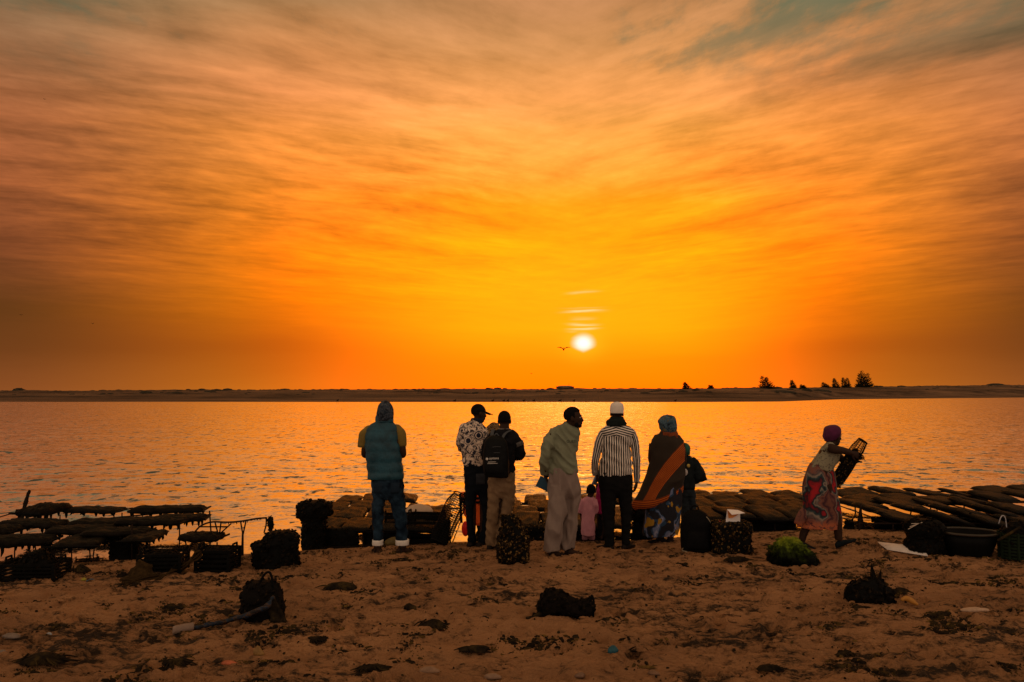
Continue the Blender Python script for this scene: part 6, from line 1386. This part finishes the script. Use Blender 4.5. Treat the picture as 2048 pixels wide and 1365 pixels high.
scrap(98, 1270, 12, 5, (.3, .32, .34), 'tiny grey scrap right of the whitish crumpled one', 'scrap', 'scrap', 23)
scrap(846, 1083, 36, 14, (.20, .30, .36), 'pale blue plastic bag washed up by the lattice bag', 'plastic bag', 'plastic_bag', 25, .6)
scrap(790, 1092, 36, 17, (.11, .075, .016), 'dull yellow container between the cuffed jeans', 'container', 'container', 27, .6)
scrap(1196, 1076, 18, 12, (.20, .32, .32), 'pale green bag behind the lilac child', 'plastic bag', 'plastic_bag', 29, .7)
scrap(1198, 1056, 12, 12, (.55, .25, .20), 'white and red scrap on the oysters beside the lilac child', 'scrap', 'scrap', 31, .7)
g = at_y(838, 1018, 12.3); me = lump_mesh('white_sack', [(0, .20, .16), (.05, .20, .17), (.10, .15, .12), (.13, .06, .05)], 1, .02, 3); o = link('white_sack', me, mat('white_sack_cloth', (.48, .35, .24), .7, .1, 8, .3)); o.location = Vector((g.x, g.y, .245)); tag(o, 'pale sack lying among the flat bags right of the vest', 'sack')
# ================================================================== weed and crumbs strewn over the sand
def flakes(name, n, smin, smax, flat, elong, m, seed, thr=.0, near=True, freq=.9):
    rs = np.random.RandomState(seed); X_, Y_ = [], []
    tot = 0
    while tot < n:
        y = 4.2 + 8.0 * rs.rand(n * 3) ** 1.35; x = rs.uniform(-1, 1, n * 3) * (y * .72 + .4)
        d = shore(x) - y; dens = fbm(x * freq, y * freq * 1.3, seed, 4) + .35 * fbm(x * .3, y * .3, seed + 5, 2)
        ok = (d > .12) & (dens > thr + .35 * rs.rand(len(x)))
        X_.append(x[ok]); Y_.append(y[ok]); tot += int(ok.sum())
    x = np.concatenate(X_)[:n]; y = np.concatenate(Y_)[:n]; n = len(x)
    xs, ys, zz = SAND; iy = np.clip(np.searchsorted(ys, y), 1, len(ys) - 1); ix = np.clip(np.searchsorted(xs, x), 1, len(xs) - 1); z = zz[iy, ix]
    k = 7; a = np.linspace(0, 2 * math.pi, k, endpoint=False)
    s = smin + (smax - smin) * rs.rand(n) ** 3.2; yaw = rs.normal(0, .8, n); e = 1 + (elong - 1) * rs.rand(n)
    rad = s[:, None] * rs.uniform(.55, 1.35, (n, k)); px, py = np.cos(a)[None] * rad * e[:, None], np.sin(a)[None] * rad / np.sqrt(e)[:, None]
    c, sn = np.cos(yaw)[:, None], np.sin(yaw)[:, None]
    rx, ry = px * c - py * sn, px * sn + py * c
    base = np.stack([x[:, None] + rx, y[:, None] + ry, np.repeat(z[:, None] - .006, k, 1)], -1)
    hh = (s * flat * rs.uniform(.6, 1.3, n))[:, None]
    mid = np.stack([x[:, None] + rx * .62, y[:, None] + ry * .62, z[:, None] + hh * rs.uniform(.5, 1.1, (n, k))], -1)
    top = np.stack([x, y, z + hh[:, 0] * 1.05], -1)[:, None]
    V = np.concatenate([base, mid, top], 1); m_ = 2 * k + 1; j = np.arange(k); j2 = (j + 1) % k
    off = (np.arange(n) * m_)[:, None, None]
    quads = (np.stack([j, j2, k + j2, k + j], -1)[None] + off).reshape(-1, 4); tris = (np.stack([k + j, k + j2, np.full(k, 2 * k)], -1)[None] + off).reshape(-1, 3)
    me = bpy.data.meshes.new(name); me.vertices.add(n * m_); me.vertices.foreach_set('co', V.ravel())
    idx = np.concatenate([quads.ravel(), tris.ravel()]); me.loops.add(len(idx)); me.loops.foreach_set('vertex_index', idx)
    me.polygons.add(len(quads) + len(tris)); st = np.concatenate([np.arange(len(quads)) * 4, len(quads) * 4 + np.arange(len(tris)) * 3]); tt = np.concatenate([np.full(len(quads), 4), np.full(len(tris), 3)])
    me.polygons.foreach_set('loop_start', st); me.polygons.foreach_set('loop_total', tt); me.update()
    return tag(link(name, me, m, None, False), kind='stuff')
OCHRE = pmat('ochre_weed', lambda t: t.ramp(t.noise(t.pos(), 7, 4, .7), [(.35, (.020, .012, .005)), (.5, (.07, .040, .010)), (.64, (.16, .09, .022))]), .9, .1)
flakes('seaweed_debris', 15000, .003, .022, .6, 2.6, WEED, 31, .34, freq=1.9)
flakes('seaweed_crumbs', 14000, .002, .009, .75, 1.8, WEED, 31, .22, freq=1.9)
flakes('dry_weed_bits', 9000, .003, .020, .45, 2.6, OCHRE, 31, .16, freq=1.9)
flakes('scattered_crumbs', 4000, .003, .014, .7, 2.0, WEED, 43, -.4, freq=1.2)
flakes('sand_lumps', 7000, .006, .045, .40, 2.2, bpy.data.materials['sand'], 47, -.25, freq=1.5)

CLG = 'dark seaweed clumps on the sand'
def weed_clump(px, py, wpx, hpx, label, seed):
    g = gpx(px, py); k = g.y / F; rn = random.Random(seed); o = empty('seaweed_clump', g + Vector((0, 0, -.006)), rn.uniform(-.2, .2), label, 'seaweed', CLG); w, h = wpx * k / 2, hpx * k
    me = lump_mesh('clump', [(0, w, w * .45), (h * .4, w * .85, w * .4), (h * .8, w * .5, w * .25, w * rn.uniform(-.2, .2)), (h, w * .15, w * .1)], 1, .05, seed, 18, 3); link('tuft', me, WEED, o)
    q = MB()
    for _ in range(34):
        a = rn.uniform(0, 6.28); r0, r1 = rn.uniform(.2, .8), rn.uniform(.8, 1.5)
        q.tube(spline([(math.cos(a) * w * r0, math.sin(a) * w * .45 * r0, h * rn.uniform(.3, .9)), (math.cos(a + .2) * w * (r0 + r1) / 2, math.sin(a + .2) * w * .5 * (r0 + r1) / 2, h * rn.uniform(.2, .6)), (math.cos(a + .4) * w * r1, math.sin(a + .4) * w * .55 * r1, .004)], 3), [.007, .007, .006, .006, .005, .004, .003][:7], 5)
    q.build('strands', WEED, o, False)['kind'] = 'stuff'
weed_clump(868, 1252, 62, 17, 'dark mound of weed on the near sand left of the broken crusted basket', 3)
weed_clump(90, 1330, 90, 18, 'long dark streak of weed low at the left border', 5)
weed_clump(818, 1226, 18, 13, 'small upright dark tuft between the blue cloth and the broken basket', 7)
weed_clump(160, 1148, 34, 14, 'dark lump on the sand right of the heaped left crate', 9)
weed_clump(246, 1153, 20, 11, 'small dark lump just left of the net heap', 11)
weed_clump(684, 1176, 76, 14, 'flat dark weed patch in the sand below the man in the vest', 13)
weed_clump(640, 1284, 46, 9, 'ragged dark strip right of the handled basket', 15)
weed_clump(1690, 1312, 30, 13, 'dark lump on the right near sand with a trailing strand', 17)
weed_clump(1475, 1128, 50, 9, 'low dark weed at the foot of the green mound', 19)
weed_clump(1880, 1237, 50, 12, 'flat dark weed left of the pale torn wrapper', 21)
weed_clump(1800, 1185, 40, 12, 'dark weed strip behind the jagged oyster cluster', 23)
weed_clump(950, 1310, 56, 10, 'scattered low dark weed near the bottom centre', 25)
weed_clump(745, 1340, 60, 10, 'dark crumbly weed at the bottom left of centre', 27)
weed_clump(358, 1333, 60, 12, 'dark crumbly weed low between the cup and the border', 29)
weed_clump(1280, 1305, 34, 9, 'small dark weed right of the teal plastic knob', 31)
weed_clump(1545, 1345, 44, 9, 'dark flat weed at the bottom right of centre', 33)
weed_clump(1395, 1115, 40, 6, 'thin dark weed in front of the black backpack', 35)

# ================================================================== the far sandbar: boat, trees, mounds
def bar_z(x, y):
    h = BAR.ray_cast(Vector((x, y, 60)), Vector((0, 0, -1)))
    return h[0].z if h[0] is not None else 2.4
LEAF = pmat('casuarina_needles', lambda t: t.ramp(t.noise(t.pos(), 2.2, 3, .7), [(.35, (.006, .006, .003)), (.6, (.018, .017, .007))]), .9, .1)
BARK = mat('dark_bark', (.030, .020, .012), .95, .3, 8)
def far_tree(px, h_px, w_px, label, seed, stems=2):
    rn = random.Random(seed); x, Y = bar_at(px, .86); z0 = bar_z(x, Y) - .15; k = Y / F; H, Wd = h_px * k, w_px * k
    o = empty('casuarina_tree', (x, Y, z0), 0, label, 'tree', 'wind bent trees on the far sandbar'); q = MB(); tips = []
    for s_ in range(stems):
        a = Vector((rn.uniform(-.25, .25) * Wd, rn.uniform(-.3, .3), 0)); hh = H * rn.uniform(.72, .98) if s_ else H * .96; lean = (-.22 if s_ == 0 else rn.uniform(-.3, .25)) * Wd
        P_ = spline([a, a + Vector((lean * .2, 0, hh * .4)), a + Vector((lean * .7, 0, hh * .75)), a + Vector((lean, 0, hh))], 4)
        q.tube(P_, list(np.linspace(.10, .025, len(P_))), 6); tips.append((P_, hh))
    q.build('trunk', BARK, o); lf = MB()
    for P_, hh in tips:
        for _ in range(int(420 / stems) + 120):
            f = rn.random() ** 1.7; b = Vector(P_[min(len(P_) - 1, int(f * len(P_)))]); rad = Wd * .5 * (1 - f) ** 1.15 * rn.uniform(.1, 1.0) + .08; ang = rn.uniform(0, 6.28)
            c = b + Vector((math.cos(ang) * rad, math.sin(ang) * rad * .8, rn.uniform(-.05, .30) * rad))
            d = (Vector((math.cos(ang) * .7 - .15, math.sin(ang) * .6, rn.uniform(.15, .9)))).normalized(); L = rn.uniform(.3, .85) * (H / 5 + .35) * (1 - .55 * f); s_ = d.cross(Vector((0, 1, 0))).normalized() * L * .15
            lf.add([c - s_, c + s_, c + d * L + s_ * .3, c + d * L * 1.25 - s_ * .2], [(0, 1, 2, 3)])
    c_ = lf.build('crown', LEAF, o, False)
    return o
far_tree(1375, 16, 18, 'small lone tree on the sandbar right of the beached boat', 3)
far_tree(1420, 9, 11, 'tiny bush on the sandbar left of the twin tree', 5, 2)
far_tree(1532, 27, 28, 'twin tree with a tall thin left stem on the sandbar', 7, 2)
far_tree(1585, 17, 10, 'slim tree standing just right of the twin tree', 9, 1)
far_tree(1604, 9, 11, 'low bush between the slim tree and the cluster', 11, 2)
far_tree(1651, 12, 16, 'leftmost bush of the cluster beside the largest tree', 13, 2)
far_tree(1667, 20, 13, 'narrow tree in the middle of the cluster', 15, 1)
far_tree(1689, 21, 15, 'tree of the cluster nearest to the largest tree', 17, 2)
far_tree(1727, 34, 32, 'largest and densest tree on the far sandbar', 19, 3)
# low scrub and driftwood on the bar
SCRUB = mat('dune_scrub', (.030, .024, .012), .95, .5, 2)
q = MB(); rn = random.Random(77)
for _ in range(420):
    px = rn.uniform(-60, 2110); x, Y = bar_at(px, rn.choice([rn.uniform(.8, 1), rn.uniform(.45, 1)])); z = bar_z(x, Y); w = rn.uniform(.2, .9) * (2.2 if rn.random() < .12 else 1)
    q.ell((x, Y, z), (w, w * .6, w * rn.uniform(.16, .42)), None, 7, 4)
tag(q.build('dune_scrub', SCRUB, None, False), kind='stuff')
for px, w, h, Y, lab in ((40, 22, 5.5, .97, 'dark low mound on the skyline at the far left'), (1082, 34, 3.5, .6, 'dark dune hummock on the sandbar left of the boat'), (1320, 46, 3.5, .62, 'dark dune hummock below the small lone tree'), (1560, 60, 4, .55, 'dark grassy hummock below the twin tree'), (1640, 40, 4, .55, 'dark grassy hummock below the tree cluster'), (1990, 40, 4, .97, 'low skyline mound at the far right')):
    x, Y = bar_at(px, Y); k = Y / F; me = lump_mesh('hummock', [(-.4, w * k / 2, 2.2), (0, w * k / 2, 2.0), (h * k * .6, w * k * .36, 1.3), (h * k, w * k * .12, .4)], 1, .5, px % 17, 20, 3); o = link('dune_hummock', me, SCRUB); o.location = (x, Y, bar_z(x, Y) - .1); tag(o, lab, 'hummock', 'dark hummocks on the sandbar')
# beached boat
x, Y = bar_at(1130, .93); k = Y / F; o = empty('beached_boat', (x, Y, bar_z(x, Y) - .15), R(6), 'pale beached boat lying on the far sandbar below the sun', 'boat')
L, Hh = 36 * k, 9.5 * k; rows = []
for i in range(15):
    u = i / 14; xx = (u - .5) * L; b = (1 - abs(2 * u - 1) ** 3) ** .6 * 1.15 + .05; sh_ = .30 * abs(2 * u - 1) ** 2.2 * Hh; rows.append([Vector((xx, b * math.cos(t_), Hh * .55 + sh_ - (Hh * .50) * abs(math.sin(t_)) ** .8 * (1 - .35 * abs(2 * u - 1) ** 3))) for t_ in np.linspace(0, math.pi, 11)] + [Vector((xx, b * .92 * math.cos(t_), Hh * .50 + sh_ - Hh * .2 * math.sin(t_))) for t_ in np.linspace(math.pi, 0, 7)])
boatm = mat('worn_boat_paint', (.10, .065, .04), .7, .3, 1.5)
MB().grid(rows).build('hull', boatm, o)
for sg in (-1, 1): MB().tube(spline([(L * (u - .5), sg * ((1 - abs(2 * u - 1) ** 3) ** .6 * 1.15 + .07), Hh * .56 + .30 * abs(2 * u - 1) ** 2.2 * Hh) for u in np.linspace(.02, .98, 9)], 2), .10, 6).build('gunwale', mat('dark_gunwale', (.03, .02, .014), .8), o)
me = lump_mesh('cover', [(Hh * .45, L * .46, 1.0), (Hh * .8, L * .44, .95), (Hh * .98, L * .36, .6), (Hh * 1.04, L * .2, .2)], 1, .1, 4, 20, 3, 3); link('tarpaulin', me, mat('pale_tarpaulin', (.20, .13, .075), .8, .2, 2), o)
MB().tube([(L * .22, 0, Hh * .9), (L * .22, 0, Hh * 1.5)], .05, 5).build('post', BARK, o)
# birds
BIRD = mat('dark_feathers', (.012, .010, .009), .9, .2, 20)
def bird(px, py, Y, span, label, dih=.35, yaw=0, name='gull', roll=0):
    c = at_y(px, py, Y); b = MB()
    b.grid(tube_rings([(0, .48 * span * .5, .0), (0, .36 * span * .5, .01), (0, .10 * span, .012), (0, -.06 * span, .0), (0, -.22 * span, -.004)], [(.004, .004), (.030 * span, .030 * span), (.058 * span, .052 * span), (.042 * span, .036 * span), (.006, .004)], 10))
    b.ell((0, .21 * span, .012 * span), (.028 * span, .036 * span, .028 * span), None, 8, 6)
    b.add([Vector((-.05 * span, -.28 * span, 0)), Vector((.05 * span, -.28 * span, 0)), Vector((.012 * span, -.12 * span, .006)), Vector((-.012 * span, -.12 * span, .006)), Vector((0, -.2 * span, -.008))], [(0, 1, 2, 3), (1, 0, 4), (0, 3, 4), (2, 1, 4), (3, 2, 4)])
    o = b.build(name, BIRD); o.location = c; o.rotation_euler = (R(-24), R(roll), R(yaw)); tag(o, label, 'bird', 'birds in the evening sky')
    for s_ in (-1, 1):
        w = MB(); rows = []
        for u, zz, ch, sw in ((0, 0, .075, 0), (.25, dih * .18, .085, .03), (.45, dih * .24, .075, .03), (.75, dih * .22, .05, -.02), (1, dih * .14, .012, -.08)):
            xx = s_ * (.03 + .47 * u) * span; yy = .03 * span + sw * span; cz = (zz + .01) * span
            rows.append([Vector((xx, yy + ch * span, cz)), Vector((xx, yy, cz + .020 * span)), Vector((xx, yy - ch * span, cz)), Vector((xx, yy, cz - .010 * span))])
        w.grid(rows).build('wing', BIRD, o)
bird(1127.5, 699, 70, 1.16, 'gull gliding with spread wings just left of the sun', .75, 0)
bird(1063, 748, 110, .42, 'small dark bird low over the sandbar left of the sun', .9, 50)
bird(185, 648, 70, .30, 'tiny bird with raised wings at the left, right of the other', 1.1, 0)
bird(42, 630, 80, .36, 'tiny bird flying level near the left border', .15, 20)
bird(89, 199, 60, .22, 'lone tiny bird high in the upper left sky', .8, 60)
bird(1397, 745, 120, .26, 'faint tiny bird above the small lone tree', .5, 40)
for i, px in enumerate((676, 910, 986, 1008, 1016, 1048, 1068, 1120, 1148, 1350)):
    Y = float(bar_shore(px)) - .6; x = (px - 1024) / F * Y; b = MB(); b.ell((0, 0, .22), (.26, .14, .13), None, 8, 6); b.ell((.2, 0, .40), (.08, .07, .08), None, 7, 5); b.tube([(.14, 0, .26), (.2, 0, .4)], [.07, .05], 6); b.tube([(-.2, 0, .24), (-.42, 0, .2)], [.08, .02], 6)
    o = b.build('wading_bird', BIRD); o.location = (x, Y, .10); o.rotation_euler = (0, 0, rnd.uniform(-.8, .8)); tag(o, f'{ORD[i]} dark wading bird from the left along the far waterline', 'bird', 'wading birds along the far waterline')
    for s_ in (-1, 1): MB().tube([(0, s_ * .04, .12), (0, s_ * .04, -.12)], .014, 5).build('leg', BIRD, o)

# dark, wet or woolly surfaces here give back hardly any sheen
for m in bpy.data.materials:
    if not m.use_nodes: continue
    b = m.node_tree.nodes.get('Principled BSDF')
    if not b: continue
    if any(k in m.name for k in ('black', 'dark', 'oyster', 'weathered', 'hair', 'seaweed', 'rotten', 'rebar', 'net', 'lattice', 'denim', 'feathers', 'fouled', 'scarf', 'brown')):
        b.inputs['Specular IOR Level'].default_value = min(b.inputs['Specular IOR Level'].default_value, .05)
